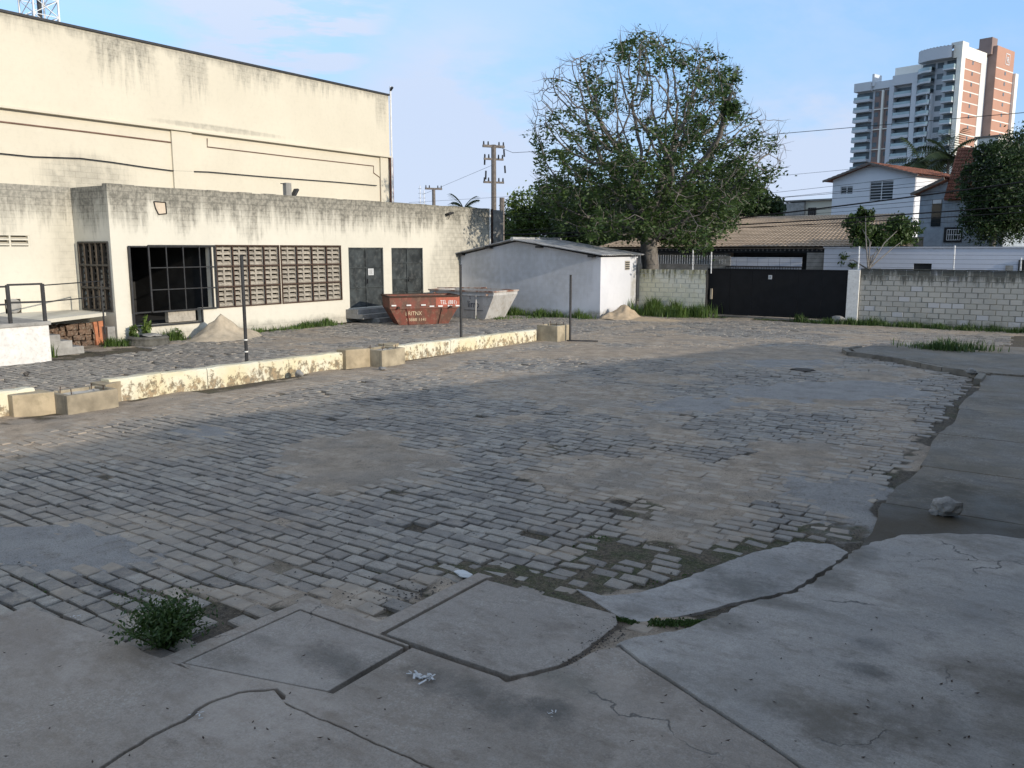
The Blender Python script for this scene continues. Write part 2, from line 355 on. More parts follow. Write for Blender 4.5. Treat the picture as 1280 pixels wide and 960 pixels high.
m, n, p = newmat('joint_dirt_and_cement'); P = n.pos()
at = n.n.new('ShaderNodeAttribute'); at.attribute_name = 'cover'; kc = n.sep(at.outputs['Color'])
f = n.noise(P, 26, 6, .7); f2 = n.noise(P, 2.4, 6, .68)
dirt = n.mix(n.ramp(f, .3, .7), (.03, .026, .02), (.13, .105, .075))
cov = n.mix(n.ramp(f2, .35, .65), (.31, .25, .185), (.45, .365, .275))
cov = n.mix(n.ramp(n.noise(P, .9, 5, .6), .45, .62, 0., .55), cov, (.26, .235, .20))
cem = n.mix(n.ramp(f2, .3, .7), (.27, .26, .245), (.35, .335, .31))
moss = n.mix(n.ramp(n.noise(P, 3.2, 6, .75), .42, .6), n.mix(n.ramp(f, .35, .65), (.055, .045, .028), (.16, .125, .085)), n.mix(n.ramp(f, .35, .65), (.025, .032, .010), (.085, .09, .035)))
kk = n.m('ADD', kc[0], n.m('MULTIPLY', n.m('SUBTRACT', f2, .5), .5))
c = n.mix(n.ramp(kk, .35, .6), n.mix(n.ramp(n.noise(P, 1.4, 5), .45, .6, 0., .75), dirt, moss), cov)
c = n.mix(n.ramp(n.m('ADD', kc[1], n.m('MULTIPLY', n.m('SUBTRACT', f2, .5), .45)), .35, .6), c, cem)
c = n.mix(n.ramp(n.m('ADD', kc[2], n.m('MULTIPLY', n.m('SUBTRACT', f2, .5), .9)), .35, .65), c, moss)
c = n.mix(n.ramp(n.voro(P, 55), .02, .2, .5, 0.), c, (.30, .28, .25))
c = n.mix(n.ramp(n.noise(P, 13, 6, .75), .55, .70, 0., .65), c, (.09, .075, .055))
c = n.mix(n.ramp(n.noise(P, 2.7, 9, .8), .50, .68, 0., .6), c, (.13, .105, .075))
hf = n.noise(P, 65, 4, .8); c = n.mix(n.ramp(hf, .36, .5, .6, 0.), c, (.07, .058, .042)); c = n.mix(n.ramp(hf, .55, .7, 0., .5), c, (.46, .40, .32))
c = n.mix(n.ramp(n.voro(P, 38), .04, .16, .6, 0.), c, (.07, .06, .045))
fin(n, p, c, .85, n.bump(n.m('ADD', n.m('ADD', f, hf), n.m('MULTIPLY', f2, 1.4)), .8, .014), spec=.3); M['bed'] = m

def apron_mat(name, a, b, dark, dk=(.52, .68), stains=(), rough=(.5, .8), band=False):
    m, n, p = newmat(name); P = n.pos(); X, Y, Z = n.sep(P)
    f = n.noise(P, 1.1, 6, .62); g = n.noise(P, 18, 6, .72)
    c = n.mix(n.ramp(f, .3, .68), a, b)
    c = n.mix(n.ramp(g, .35, .72, .0, .38), c, tuple(v*.62 for v in a))
    c = n.mix(n.ramp(n.noise(P, .75, 7, .68), *dk, 0., .75), c, dark)
    rag = n.noise(P, 3.3, 9, .78); fine = n.noise(P, 75, 4, .75)
    c = n.mix(n.ramp(fine, .42, .62, .0, .45), c, tuple(v*.55 for v in a))
    ag = n.voro(P, 70, out='Color'); agx = n.sep(ag)
    c = n.mix(n.m('MULTIPLY', n.ramp(agx[0], .55, .95), n.ramp(n.noise(P, 1.7, 6, .7), .45, .62, .12, .5)), c, (.42, .39, .34))
    c = n.mix(n.m('MULTIPLY', n.ramp(n.noise(n.scale(P, (1, 2.2, 1)), 2.4, 9, .78), .47, .66), .6), c, dark)
    c = n.mix(n.m('MULTIPLY', n.ramp(n.noise(P, 7, 9, .8), .54, .68), .55), c, tuple(v*.6 for v in dark))
    c = n.mix(n.ramp(n.noise(P, .55, 8, .7), .52, .64, 0., .35), c, tuple(min(1, v*1.25) for v in b))
    if band: c = n.mix(n.ramp(n.m('ADD', n.m('ABSOLUTE', n.m('SUBTRACT', Y, 9.1)), n.m('MULTIPLY', n.m('SUBTRACT', n.noise(P, 1.6, 8, .7), .5), 1.1)), .75, 1.05, .93, 0.), c, n.mix(g, (.038, .027, .012), (.075, .056, .03)))
    for (sx, sy, rx, ry, s, cc) in stains:
        du = n.m('DIVIDE', n.m('SUBTRACT', X, sx), rx); dv = n.m('DIVIDE', n.m('SUBTRACT', Y, sy), ry)
        r2 = n.m('ADD', n.m('ADD', n.m('MULTIPLY', du, du), n.m('MULTIPLY', dv, dv)), n.m('MULTIPLY', n.m('SUBTRACT', rag, .5), 6.5))
        c = n.mix(n.m('MULTIPLY', n.ramp(r2, -.6, 2.2, 1., 0.), s*.95), c, cc)
    spk = n.ramp(n.voro(n.scale(P, (1, 1.6, 1)), 15), .03, .085, 1., 0.)
    spk = n.m('MULTIPLY', spk, n.ramp(n.noise(P, 3, 4), .48, .58))
    c = n.mix(n.m('MULTIPLY', spk, .75), c, (.045, .04, .035))
    cr = n.voro(n.comb(n.m('ADD', X, n.m('MULTIPLY', n.noise(P, 3, 4), .5)), n.m('ADD', Y, n.m('MULTIPLY', n.noise(P, 4, 4), .4)), 0.), .55, 'DISTANCE_TO_EDGE')
    crk = n.m('MULTIPLY', n.ramp(cr, .0, .006, 1., 0.), n.ramp(n.noise(P, .8, 2), .52, .6))
    c = n.mix(n.m('MULTIPLY', crk, .8), c, (.05, .045, .04))
    fin(n, p, c, n.ramp(f, .3, .7, *rough), n.bump(n.m('ADD', n.m('MULTIPLY', fine, .6), n.m('ADD', n.m('MULTIPLY', g, .9), n.m('SUBTRACT', n.noise(P, 4, 4), n.m('MULTIPLY', crk, 1.)))), .5, .014), spec=.45); return m
BR = (.10, .082, .058); DK = (.07, .065, .055)
def st(px, py, rx, ry, s, c): v = G(px, py, .04); return (v.x, v.y, rx, ry, s, c)
M['apron'] = apron_mat('trowelled_concrete', (.31, .262, .212), (.385, .335, .282), (.19, .15, .11), (.50, .72),
    [st(600, 870, .55, .16, .75, DK), st(690, 885, .16, .1, .8, DK), st(560, 835, .5, .12, .35, BR), st(30, 800, .45, .25, .4, (.17, .13, .10)), st(450, 850, .4, .25, .3, BR), st(700, 850, .4, .15, .5, (.1, .1, .075)), st(650, 920, .6, .3, .25, BR)])
M['ramp'] = apron_mat('blue_grey_trowelled_concrete', (.32, .295, .262), (.425, .395, .355), (.17, .145, .11), (.52, .70),
    [st(890, 775, .3, .14, .8, (.11, .095, .07)), st(960, 752, .35, .12, .8, (.11, .095, .07)), st(1030, 725, .25, .2, .8, (.11, .095, .07)), st(1064, 695, .2, .3, .8, (.11, .095, .07)), st(1040, 905, .35, .22, .8, BR), st(1080, 840, .16, .12, .85, DK), st(1150, 905, .25, .3, .7, BR), st(1250, 850, .4, .25, .6, BR), st(1000, 880, .6, .25, .4, (.13, .11, .08)), st(1090, 810, .12, .12, .8, DK), st(1200, 760, .5, .2, .3, BR), st(1270, 900, .3, .3, .5, BR)])
M['strip'] = apron_mat('rough_cement_screed', (.31, .29, .265), (.41, .385, .355), (.15, .13, .10), (.54, .68), [st(925, 725, .45, .3, .75, (.09, .085, .07)), st(800, 760, .3, .1, .4, BR), st(990, 705, .4, .3, .3, BR)])
M['lid'] = apron_mat('pit_lid_concrete', (.285, .248, .208), (.365, .325, .28), (.16, .13, .10), (.55, .75), [st(420, 825, .3, .15, .75, DK), st(330, 800, .16, .06, .5, DK), st(280, 825, .2, .1, .45, BR), st(300, 826, .15, .06, .5, BR), st(500, 825, .2, .4, .3, BR)])
M['walk'] = apron_mat('damp_brown_concrete', (.17, .14, .10), (.23, .195, .145), (.10, .08, .052), (.46, .66),
    [st(1150, 620, .9, .75, .85, (.060, .050, .032)), st(1250, 630, .7, .8, .8, (.065, .055, .035)), st(1200, 585, .5, .4, .5, (.07, .06, .04))], band=True)
M['kerb'] = simple('weathered_kerb_stone', (.20, .18, .15), .85, .25, 3, .4, 50, dirt=(.06, .055, .04))
M['asphalt'] = simple('distant_earth', (.16, .14, .11), .95, .25, .4, .2, 20)
M['rock'] = simple('pale_rubble_stone', (.26, .25, .235), .85, .2, 9, .6, 40, dirt=(.12, .11, .09))
M['gravel'] = simple('dark_gravel', (.09, .08, .07), .9, .4, 30, .3)

def leafmat(name, col, col2, trans=.25):
    m, n, p = newmat(name)
    isl = n.n.new('ShaderNodeNewGeometry').outputs['Random Per Island']
    c = n.mix(isl, col, col2); c = n.mix(n.ramp(n.noise(n.pos(), .8, 3), .35, .65, 0., .5), c, tuple(v*.6 for v in col))
    fin(n, p, c, .5, spec=.35)
    tb = n.n.new('ShaderNodeBsdfTranslucent'); n.l.new(c, tb.inputs[0]); mx = n.n.new('ShaderNodeMixShader'); mx.inputs[0].default_value = trans
    out = m.node_tree.nodes['Material Output']; n.l.new(p.outputs[0], mx.inputs[1]); n.l.new(tb.outputs[0], mx.inputs[2]); n.l.new(mx.outputs[0], out.inputs[0])
    return m
M['leaf'] = leafmat('dark_green_leaf', (.038, .075, .020), (.095, .15, .04), .35)
M['leaf_deep'] = leafmat('deep_green_leaf', (.022, .045, .014), (.055, .095, .026), .3)
M['leaf_bright'] = leafmat('bright_green_leaf', (.07, .12, .025), (.13, .18, .04))
M['grass'] = leafmat('weed_green', (.06, .11, .022), (.13, .20, .045))
M['weed'] = leafmat('weed_dark', (.035, .075, .018), (.10, .16, .04))
M['palm'] = leafmat('palm_green', (.04, .065, .025), (.09, .12, .05))

# ------------------------------------------------------------------ ground
gm = MB(); gm.quad((-3000, -3000, -.10), (3000, -3000, -.10), (3000, 3000, -.10), (-3000, 3000, -.10))
tag(gm.build('ground', M['asphalt']), kind='structure')

rs = np.random.RandomState(3)
class VN:   # smooth value noise on a lattice
    def __init__(s, seed): s.g = np.random.RandomState(seed).rand(256, 256)
    def __call__(s, x, y):
        xi, yi = np.floor(x).astype(int), np.floor(y).astype(int); fx, fy = x-xi, y-yi
        fx, fy = fx*fx*(3-2*fx), fy*fy*(3-2*fy); g = s.g; a, b, c, d = xi & 255, (xi+1) & 255, yi & 255, (yi+1) & 255
        return (g[a, c]*(1-fx)+g[b, c]*fx)*(1-fy)+(g[a, d]*(1-fx)+g[b, d]*fx)*fy
v1, v2, v3, v4 = VN(1), VN(2), VN(3), VN(4)
def fbm(v, x, y, o=4):
    t, a, k = 0, .5, 0
    for i in range(o): t = t+a*v(x*2**i+17*i, y*2**i+5*i); k += a; a *= .55
    return t/k
# patches seen in the yard: centre, half width, half length (metres), kind 0 dirt film 1 cement 2 moss, strength
def patch(px, py, wx, wy, kind, s=1.):
    c = G(px, py); a = G(px+wx, py); b = G(px, py+wy); d = G(px, py-wy)
    u = Vector((a.x-c.x, a.y-c.y)); v = Vector((b.x-d.x, b.y-d.y))*.5
    return (c.x, c.y, u, v, kind, s)
PATCH = [patch(70, 690, 190, 26, 1, .9), patch(230, 655, 170, 14, 0, .55), patch(450, 572, 105, 34, 0, 1.1), patch(760, 590, 110, 26, 0, .9),
         patch(560, 640, 60, 10, 0, .3), patch(862, 640, 75, 30, 0, .9), patch(1000, 568, 75, 26, 0, 1.1), patch(1050, 620, 60, 40, 1, .9),
         patch(872, 505, 90, 8, 1, 1.1), patch(1030, 488, 130, 12, 1, 1.), patch(700, 488, 120, 10, 0, .8), patch(1110, 530, 60, 30, 0, .7),
         patch(130, 560, 150, 26, 0, .65), patch(260, 540, 50, 8, 1, .8), patch(620, 470, 120, 8, 0, .8), patch(300, 510, 260, 8, 0, .7),
         patch(880, 440, 260, 8, 0, .9), patch(980, 455, 100, 7, 1, .6), patch(360, 560, 60, 10, 0, .5), patch(690, 560, 60, 8, 2, .5),
         patch(640, 715, 110, 14, 2, 1.), patch(560, 745, 60, 10, 0, .9), patch(790, 690, 90, 24, 2, .8), patch(690, 745, 60, 14, 2, .9), patch(890, 690, 80, 20, 2, .85),
         patch(1020, 665, 70, 14, 2, .6), patch(700, 720, 60, 16, 2, .8), patch(590, 725, 40, 16, 2, .6), patch(330, 745, 110, 22, 0, .72), patch(210, 760, 90, 22, 2, .6), patch(300, 700, 130, 22, 0, .5),
         patch(800, 570, 60, 6, 2, .3), patch(550, 680, 70, 14, 0, .2), patch(480, 790, 60, 10, 0, .8), patch(800, 640, 30, 12, 2, .6), patch(40, 735, 60, 10, 2, .4),
         patch(1060, 655, 60, 20, 1, .6), patch(750, 425, 120, 5, 0, .7)]
def cover(x, y):
    """three covers 0..1 at yard points: dirt film, cement, moss (also painted shade in the apron gaps)"""
    jx = x+(fbm(v3, x*1.3, y*1.3)-.5)*1.1; jy = y+(fbm(v4, x*1.3, y*1.3)-.5)*1.1
    K = [np.zeros_like(x), np.zeros_like(x), np.zeros_like(x)]
    n0 = fbm(v1, x*.5+9, y*.42+4, 5)
    n1 = fbm(v2, x*2.3+1, y*2.3+6, 4)
    K[0] = np.clip((n0-.49)*4.6+(n1-.5)*2.2, 0, .9)
    for (cx, cy, u, v, k, s) in PATCH:
        det = u.x*v.y-u.y*v.x; dx, dy = jx-cx, jy-cy
        a = (dx*v.y-dy*v.x)/det; b = (u.x*dy-u.y*dx)/det
        r2 = (a*a+b*b)*(.6+.8*n1)+(n1-.5)*1.6
        K[k] = np.maximum(K[k], s*np.clip(1.45-r2*.95, 0, 1))
    far = np.clip((y-15)/12, 0, .22); K[0] = np.clip(K[0]+far, 0, 1)
    dk = (x > -5.2) & (x < -2.75) & (y < 4.33); K[0] = np.where(dk, 0, K[0]); K[1] = np.where(dk, 0, K[1]); K[2] = np.where(dk, 1., K[2])  # moss cover forced under the apron: painted shade and dark soil in its gaps
    K[0] = np.maximum(K[0], np.clip(1-(np.abs(x+14.0)-.2)*1.1, 0, 1)*.85*(x > -15))
    return K
def bed_h(x, y, K):
    fill = np.maximum(K[0]*.86, K[1]); fill = np.maximum(fill, K[2]*.62)
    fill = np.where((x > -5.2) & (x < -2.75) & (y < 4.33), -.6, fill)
    return -.036+.044*np.clip(fill*1.08, -.6, 1.08)+.006*(fbm(v2, x*3, y*3)-.5)
def swell(x, y): return .035*(fbm(v3, x*.35+3, y*.35+8, 2)-.5)
def make_bed(name, xs, ys):
    X, Y = np.meshgrid(xs, ys); K = cover(X, Y); Z = bed_h(X, Y, K)+swell(X, Y)
    nx, ny = len(xs), len(ys)
    me = bpy.data.meshes.new(name); V = np.stack([X.ravel(), Y.ravel(), Z.ravel()], 1)
    i = np.arange(nx-1)[None, :]+np.arange(ny-1)[:, None]*nx; i = i.ravel()
    Fc = np.stack([i, i+1, i+1+nx, i+nx], 1)
    me.vertices.add(len(V)); me.vertices.foreach_set('co', V.ravel()); me.loops.add(Fc.size); me.loops.foreach_set('vertex_index', Fc.ravel().astype(np.int32))
    me.polygons.add(len(Fc)); me.polygons.foreach_set('loop_start', np.arange(len(Fc))*4); me.polygons.foreach_set('use_smooth', [True]*len(Fc)); me.update(); me.validate()
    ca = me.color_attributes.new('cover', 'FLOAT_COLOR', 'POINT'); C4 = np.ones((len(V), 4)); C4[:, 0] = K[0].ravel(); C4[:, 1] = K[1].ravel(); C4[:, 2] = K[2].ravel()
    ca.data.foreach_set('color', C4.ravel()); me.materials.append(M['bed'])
    o = bpy.data.objects.new(name, me); COL.objects.link(o); return o
ys = np.concatenate([np.arange(-2, 15, .07), np.arange(15, 48, .16)])
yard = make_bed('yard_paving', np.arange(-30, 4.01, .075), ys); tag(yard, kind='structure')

# outlines of the poured slabs, as plan polygons
def pp(*pts, z=0): return [(G(a, b, z).x, G(a, b, z).y) for a, b in pts]
crack1 = pp((100, 985), (130, 960), (160, 940), (200, 915), (230, 900), (260, 880), (300, 865), (345, 862), (354, 870), z=.04)
crack2 = pp((347, 875), (370, 886), (400, 898), (440, 915), (470, 930), (500, 943), (545, 962), (600, 985), z=.04)
crack3 = pp((775, 808), (800, 828), (840, 853), (880, 880), (920, 905), (960, 930), (1005, 962), (1040, 985), z=.04)
def jag(pl, amp=.012, step=.06):
    out = []
    for (a, b) in zip(pl[:-1], pl[1:]):
        L = math.hypot(b[0]-a[0], b[1]-a[1]); k = max(1, int(L/step))
        for i in range(k):
            t = i/k; out.append((a[0]+(b[0]-a[0])*t+R.uniform(-amp, amp), a[1]+(b[1]-a[1])*t+R.uniform(-amp, amp)))
    return out+[pl[-1]]
def off(pl, d):   # shift a polyline sideways
    out = []
    for i, p in enumerate(pl):
        a, b = pl[max(i-1, 0)], pl[min(i+1, len(pl)-1)]; dx, dy = b[0]-a[0], b[1]-a[1]; L = math.hypot(dx, dy) or 1
        out.append((p[0]-dy/L*d, p[1]+dx/L*d))
    return out
j1, j2, j3 = jag(crack1), jag(crack2, .008), jag(crack3, .003)
def slab(name, pts, z, mat, th=.14, parent=None, kind='structure', bev=.006):
    import bmesh
    b = bmesh.new(); vs = [b.verts.new((x, y, z)) for x, y in pts]; f = b.faces.new(vs)
    if f.normal.z < 0 or f.calc_area() and sum(pts[i-1][0]*pts[i][1]-pts[i][0]*pts[i-1][1] for i in range(len(pts))) < 0: f.normal_flip()
    ex = bmesh.ops.extrude_face_region(b, geom=[f]); nv = [g for g in ex['geom'] if isinstance(g, bmesh.types.BMVert)]
    for v in nv: v.co.z = z-th
    bmesh.ops.recalc_face_normals(b, faces=b.faces)
    me = bpy.data.meshes.new(name); b.to_mesh(me); b.free(); me.materials.append(mat)
    o = bpy.data.objects.new(name, me); COL.objects.link(o)
    if parent: o.parent = parent
    if kind: o['kind'] = kind
    if bev: q = o.modifiers.new('bevel', 'BEVEL'); q.width = bev; q.segments = 2; q.limit_method = 'ANGLE'; q.angle_limit = math.radians(50)
    return o
left_edge = jag(pp((-260, 860), (0, 769), (37, 758), (90, 777), (137, 794), (180, 814), (216, 829), (236, 836), z=.04), .008, .08)
main = left_edge+[(-5.02, 3.18), (-3.89, 3.49), (-3.83, 3.50), (-3.83, 4.275), (-3.06, 4.285)]
main += jag(pp((634, 852), (700, 836), (716, 829), (740, 815), (768, 809), z=.04), .008, .05)
g = .008
main += off(j3, -g)
main += [(crack3[-1][0]+.2, crack3[-1][1]-.9), (-2.6, .8), (-3.2, .9)]
main += off(j2, .008)[::-1]
main += [pp((356, 874), z=.04)[0]]
main += off(j1, .018)[::-1]
main += [(-5.6, -1.2), (-9.5, -1.2)]
apron = slab('concrete_apron', main, .04, M['apron'])
tri = off(j1, -.016)[:-1]+off(j2, -.010)[1:]+[(-2.6, .4), (-3.2, -1.2), (-5.3, -1.2)]
slab('concrete_apron', tri, .044, M['apron'])
top = jag(pp((768, 806), (785, 799), (830, 790), (862, 784), (892, 770), (940, 752), (990, 742), (1025, 722), (1052, 703), (1068, 688), (1090, 679), (1130, 668), (1180, 666), (1235, 668), (1290, 674), (1500, 700), z=.056), .022, .07)
ramp = off(j3, g)[::-1]+top+[(9, 7), (9, -8), (-2.2, -8), (crack3[-1][0]+.25, crack3[-1][1]-.6)]
slab('concrete_ramp', ramp, .056, M['ramp'])
rb = [(-9.5, -1.21), (-5.0, -1.21), (-2.3, -.9), (-2.25, -8), (-9.5, -8)]
slab('concrete_apron', rb, .03, M['apron'])
rims = slab('concrete_rim', [(-5.20, 3.12), (-5.02, 3.17), (-5.02, 4.27), (-3.88, 4.28), (-3.88, 4.30), (-4.185, 4.31), (-4.17, 5.64), (-4.13, 5.70), (-4.30, 5.70), (-4.34, 4.45), (-5.12, 4.44)], .035, M['apron'])
strip = jag(pp((650, 725), (720, 738), (775, 772), (800, 776), (860, 768), (930, 750), (990, 737), (1040, 705), (1062, 690), (1040, 680), (1000, 676), (950, 688), (905, 702), (850, 724), (800, 740), (758, 744), (720, 735), z=.01)[2:], .015, .06)
slab('cement_screed', strip, .006, M['strip'], .08, bev=.004)
# damp walkway with expansion joints
xe = lambda y: -1.66-.13*max(0, min(1, (y-8)/12))+.05*math.sin(y*1.7)
cuts = [7.7, 9.95, 12.0, 14.3, 16.8, 19.2, 21.9]
for a, b in zip(cuts[:-1], cuts[1:]):
    L = [(xe(a+(b-a)*t/8)+R.uniform(-.02, .02), a+.012+(b-a-.024)*t/8) for t in range(9)]
    slab('walkway', [(6, a+.012)]+L[:1]+L[1:]+[(6, b-.012)], .05+R.uniform(-.003, .003), M['walk'], .2, bev=.01)
kerb_line = pp((1222, 474), (1228, 467), (1215, 464), (1180, 459), (1130, 449), (1090, 443), (1062, 440), (1056, 436), (1075, 433), z=.10)
slab('walkway', [(6, 21.92), (xe(21.9), 21.92)]+[(x+.16, y+.16) for x, y in kerb_line[1:-1]]+[(-5.2, 26.2), (-3.0, 28.2), (1, 28.2), (6, 27.5)], .085, M['walk'], .2)
# kerb stones one by one
kroot = tag(bpy.data.objects.new('kerb', None), kind='structure'); COL.objects.link(kroot)
for a, b in zip(kerb_line[:-1], kerb_line[1:]):
    L = math.hypot(b[0]-a[0], b[1]-a[1]); k = max(1, round(L/.75))
    for i in range(k):
        p, q = [(a[0]+(b[0]-a[0])*t, a[1]+(b[1]-a[1])*t) for t in (i/k, (i+1)/k)]
        an = math.atan2(q[1]-p[1], q[0]-p[0]); l = math.hypot(q[0]-p[0], q[1]-p[1])/2-.008
        if 'kmesh' not in globals(): kmesh = MB().box(-.5, .5, -.075, .075, -.12, .11).mesh('kerb_stone', M['kerb'])
        o = inst(kmesh, 'kerb_stone', kroot, ((p[0]+q[0])/2, (p[1]+q[1])/2, R.uniform(-.01, .01)), (R.uniform(-.03, .03), 0, an), (l*2, 1, 1))

# ------------------------------------------------------------------ stone setts in rows along X
def inpoly(x, y, poly):
    c = False; j = len(poly)-1
    for i in range(len(poly)):
        (xi, yi), (xj, yj) = poly[i], poly[j]
        if (yi > y) != (yj > y) and x < (xj-xi)*(y-yi)/(yj-yi)+xi: c = not c
        j = i
    return c
def slabbed(x, y):
    if x > xe(y)-.1 and y > 7.5: return True
    if y < 8.5 and (inpoly(x, y, main) or inpoly(x, y, ramp) or inpoly(x, y, strip) or inpoly(x, y, tri)): return True
    if -5.2 < x < -2.8 and 3.1 < y < 5.72 and not (x < -4.3 and y > 4.42): return True
    if y < 1.2 or (y > 21.5 and inpoly(x, y, [(-1, 21), (-1, 30), (-5.2, 27), (-5.6, 24.7), (-2, 21.5)])): return True
    return False
def stone_mb(mb, cx, cy, L, Wd, z, rz, tx, ty, dep, r):
    ch = .005+.004*r.random(); pts0 = []; 
    base = [(-L/2, -Wd/2), (L/2, -Wd/2), (L/2, Wd/2), (-L/2, Wd/2)]
    base = [(a+r.uniform(-.014, .014), b+r.uniform(-.010, .010)) for a, b in base]
    c, s = math.cos(rz), math.sin(rz); k = len(mb.v)
    for (f, dz, zz) in ((1.0, -dep, 0), (1.0, -ch, 0), (None, 0, 0)):
        for a, b in base:
            if f is None: a -= math.copysign(ch*1.6, a); b -= math.copysign(ch*1.6, b)
            mb.v.append((cx+a*c-b*s, cy+a*s+b*c, z+dz+a*tx+b*ty))
    for t in (0, 1):
        for i in range(4): j = (i+1) % 4; mb.f.append((k+t*4+i, k+t*4+j, k+t*4+4+j, k+t*4+4+i))
    mb.f.append((k+8, k+9, k+10, k+11))
r = random.Random(11); stones = []
y = 1.3; 
while y < 33.9:
    Wd = r.uniform(.125, .170)
    xx = -24.1+r.random()*.3
    while xx < -1.2:
        L = r.choice((r.uniform(.17, .25), r.uniform(.22, .35), r.uniform(.23, .31)))
        cx, cy = xx+L/2, y+Wd/2+.05*math.sin(xx*.45+y*.1)+r.gauss(0, .006)
        xx += L+r.uniform(.006, .022)
        if slabbed(cx, cy) or slabbed(cx+L/2, cy) or slabbed(cx-L/2, cy): continue
        if -15.9 < cx < -14.2 and cy < 23: continue
        if cx < -22.2 and cy < 14.2: continue
        stones.append((cx, cy, L, Wd-.008))
    y += Wd+r.uniform(.016, .036)
SX = np.array([s[0] for s in stones]); SY = np.array([s[1] for s in stones]); SK = cover(SX, SY); SW = swell(SX, SY)
near = []
rest = MB(); dusts = []
def visible(x, y, z=0):
    v = Vector((x, y, z-CAMZ)); d = v.dot(fw)
    return d > .3 and -20 < 640+F*v.dot(rt)/d < 1300 and 480-F*v.dot(upv)/d < 980
smeshes = []
for i in range(14):
    b = MB(); stone_mb(b, 0, 0, .26, .15, 0, 0, 0, 0, .07, r); smeshes.append(b.mesh('sett', M['setts']))
order = sorted(range(len(stones)), key=lambda i: SX[i]**2+SY[i]**2)
count = 0
for i in order:
    cx, cy, L, Wd = stones[i]; moss = SK[2][i]; dirt = max(SK[0][i], SK[1][i])
    if not visible(cx, cy): continue
    if moss > .5 and r.random() < .26*moss: continue
    z = SW[i]+r.uniform(-.006, .006)-(.008*moss*r.random()); rz = r.gauss(0, .02+.05*moss); tx, ty = r.gauss(0, .02+.02*moss), r.gauss(0, .02+.02*moss)
    if dirt > .99 or r.random() < .018: continue
    if r.random() < .06: z -= r.uniform(.006, .016)
    if count < 296:
        sx, sy = L/.26, Wd/.15
        o = inst(r.choice(smeshes), 'sett', yard, (cx, cy, z), (ty, -tx, rz), (sx*(1-.2*moss), sy*(1-.2*moss), 1)); count += 1; o.color = (min(1, dirt), 0, 0, 1)
    else:
        k = 1-.2*moss; stone_mb(rest, cx, cy, L*k, Wd*k, z, rz, tx, ty, .05, r); dusts.append(min(1, dirt))
ro = tag(rest.build('setts', M['setts'], yard), kind='stuff'); ro.color = (0, 0, 0, 1)
da = ro.data.attributes.new('dust', 'FLOAT', 'POINT'); da.data.foreach_set('value', np.repeat(np.array(dusts, dtype=np.float32), 12))
# grit, crumbs of stone and dry leaves
gb = MB(); r = random.Random(5)
def crumb(mb, x, y, z, s):
    k = len(mb.v); 
    for dx, dy, dz in ((1, 0, 0), (-.6, .8, 0), (-.5, -.9, 0), (0, 0, .8)): mb.v.append((x+dx*s*r.uniform(.6, 1.3), y+dy*s*r.uniform(.6, 1.3), z+dz*s*r.uniform(.5, 1)))
    mb.f += [(k, k+1, k+3), (k+1, k+2, k+3), (k+2, k, k+3)]
for i in range(170):
    t = r.random(); c = G(775+(700-775)*t+r.gauss(0, 9), 783+(832-783)*t+r.gauss(0, 6), .04); crumb(gb, c.x, c.y, .035, r.uniform(.006, .016))
for i in range(90):
    c = G(r.gauss(755, 40), r.gauss(785, 22), .04)
    if inpoly(c.x, c.y, [(-4.1, 4.3), (-3.1, 4.4), (-2.85, 5.6), (-4.1, 5.6)]): crumb(gb, c.x, c.y, .034, r.uniform(.007, .013))
for i in range(2600):
    c = G(r.uniform(0, 1200), 470+510*r.random()**1.2, .0)
    if slabbed(c.x, c.y): continue
    crumb(gb, c.x, c.y, float(swell(np.array([c.x]), np.array([c.y]))[0])-.004, r.uniform(.006, .018))
for i in range(260):
    c = G(r.gauss(560, 70), r.gauss(745, 10), .0)
    if not slabbed(c.x, c.y): crumb(gb, c.x, c.y, .0, r.uniform(.008, .02))
tag(gb.build('gravel', M['gravel']), 'loose grit and crumbs scattered over paving', kind='stuff')
lt = MB()
for i in range(150):
    c = G(r.uniform(0, 1280), r.uniform(690, 985), .06); c.z = .06
    a = r.uniform(0, 6.28); s = r.uniform(.008, .022); d = Vector((math.cos(a), math.sin(a), 0))*s; e = Vector((-d.y, d.x, 0))*.35
    if slabbed(c.x, c.y): lt.quad(c-d+Vector((0, 0, .002)), c-e, c+d+Vector((0, 0, .004)), c+e)
tag(lt.build('leaf_litter', simple('dry_leaf_bits', (.05, .03, .02), .9)), kind='stuff')

# two pit lids set in the apron
lid_a = slab('pit_lid', [(-4.995, 3.20), (-3.885, 3.505), (-3.885, 4.245), (-4.995, 4.245)], .038, M['lid'], .1, kind=None)
tag(lid_a, 'stained concrete pit lid with dark smears beside the leafy weed', 'pit lid', 'concrete pit lids')
lb_ = pp((607, 731), (475, 801), (628, 848), z=.038); rr = jag(pp((628, 848), (698, 832), (712, 825), (768, 784), (775, 773), z=.038), .008, .06)
lid_b = slab('pit_lid', [(-4.13, 5.60), (-4.14, 4.335), (-3.09, 4.35)]+rr[1:-1]+[(-2.88, 5.62)], .038, M['lid'], .1, kind=None)
tag(lid_b, 'clean pale concrete pit lid with black grit along its right corner', 'pit lid', 'concrete pit lids')
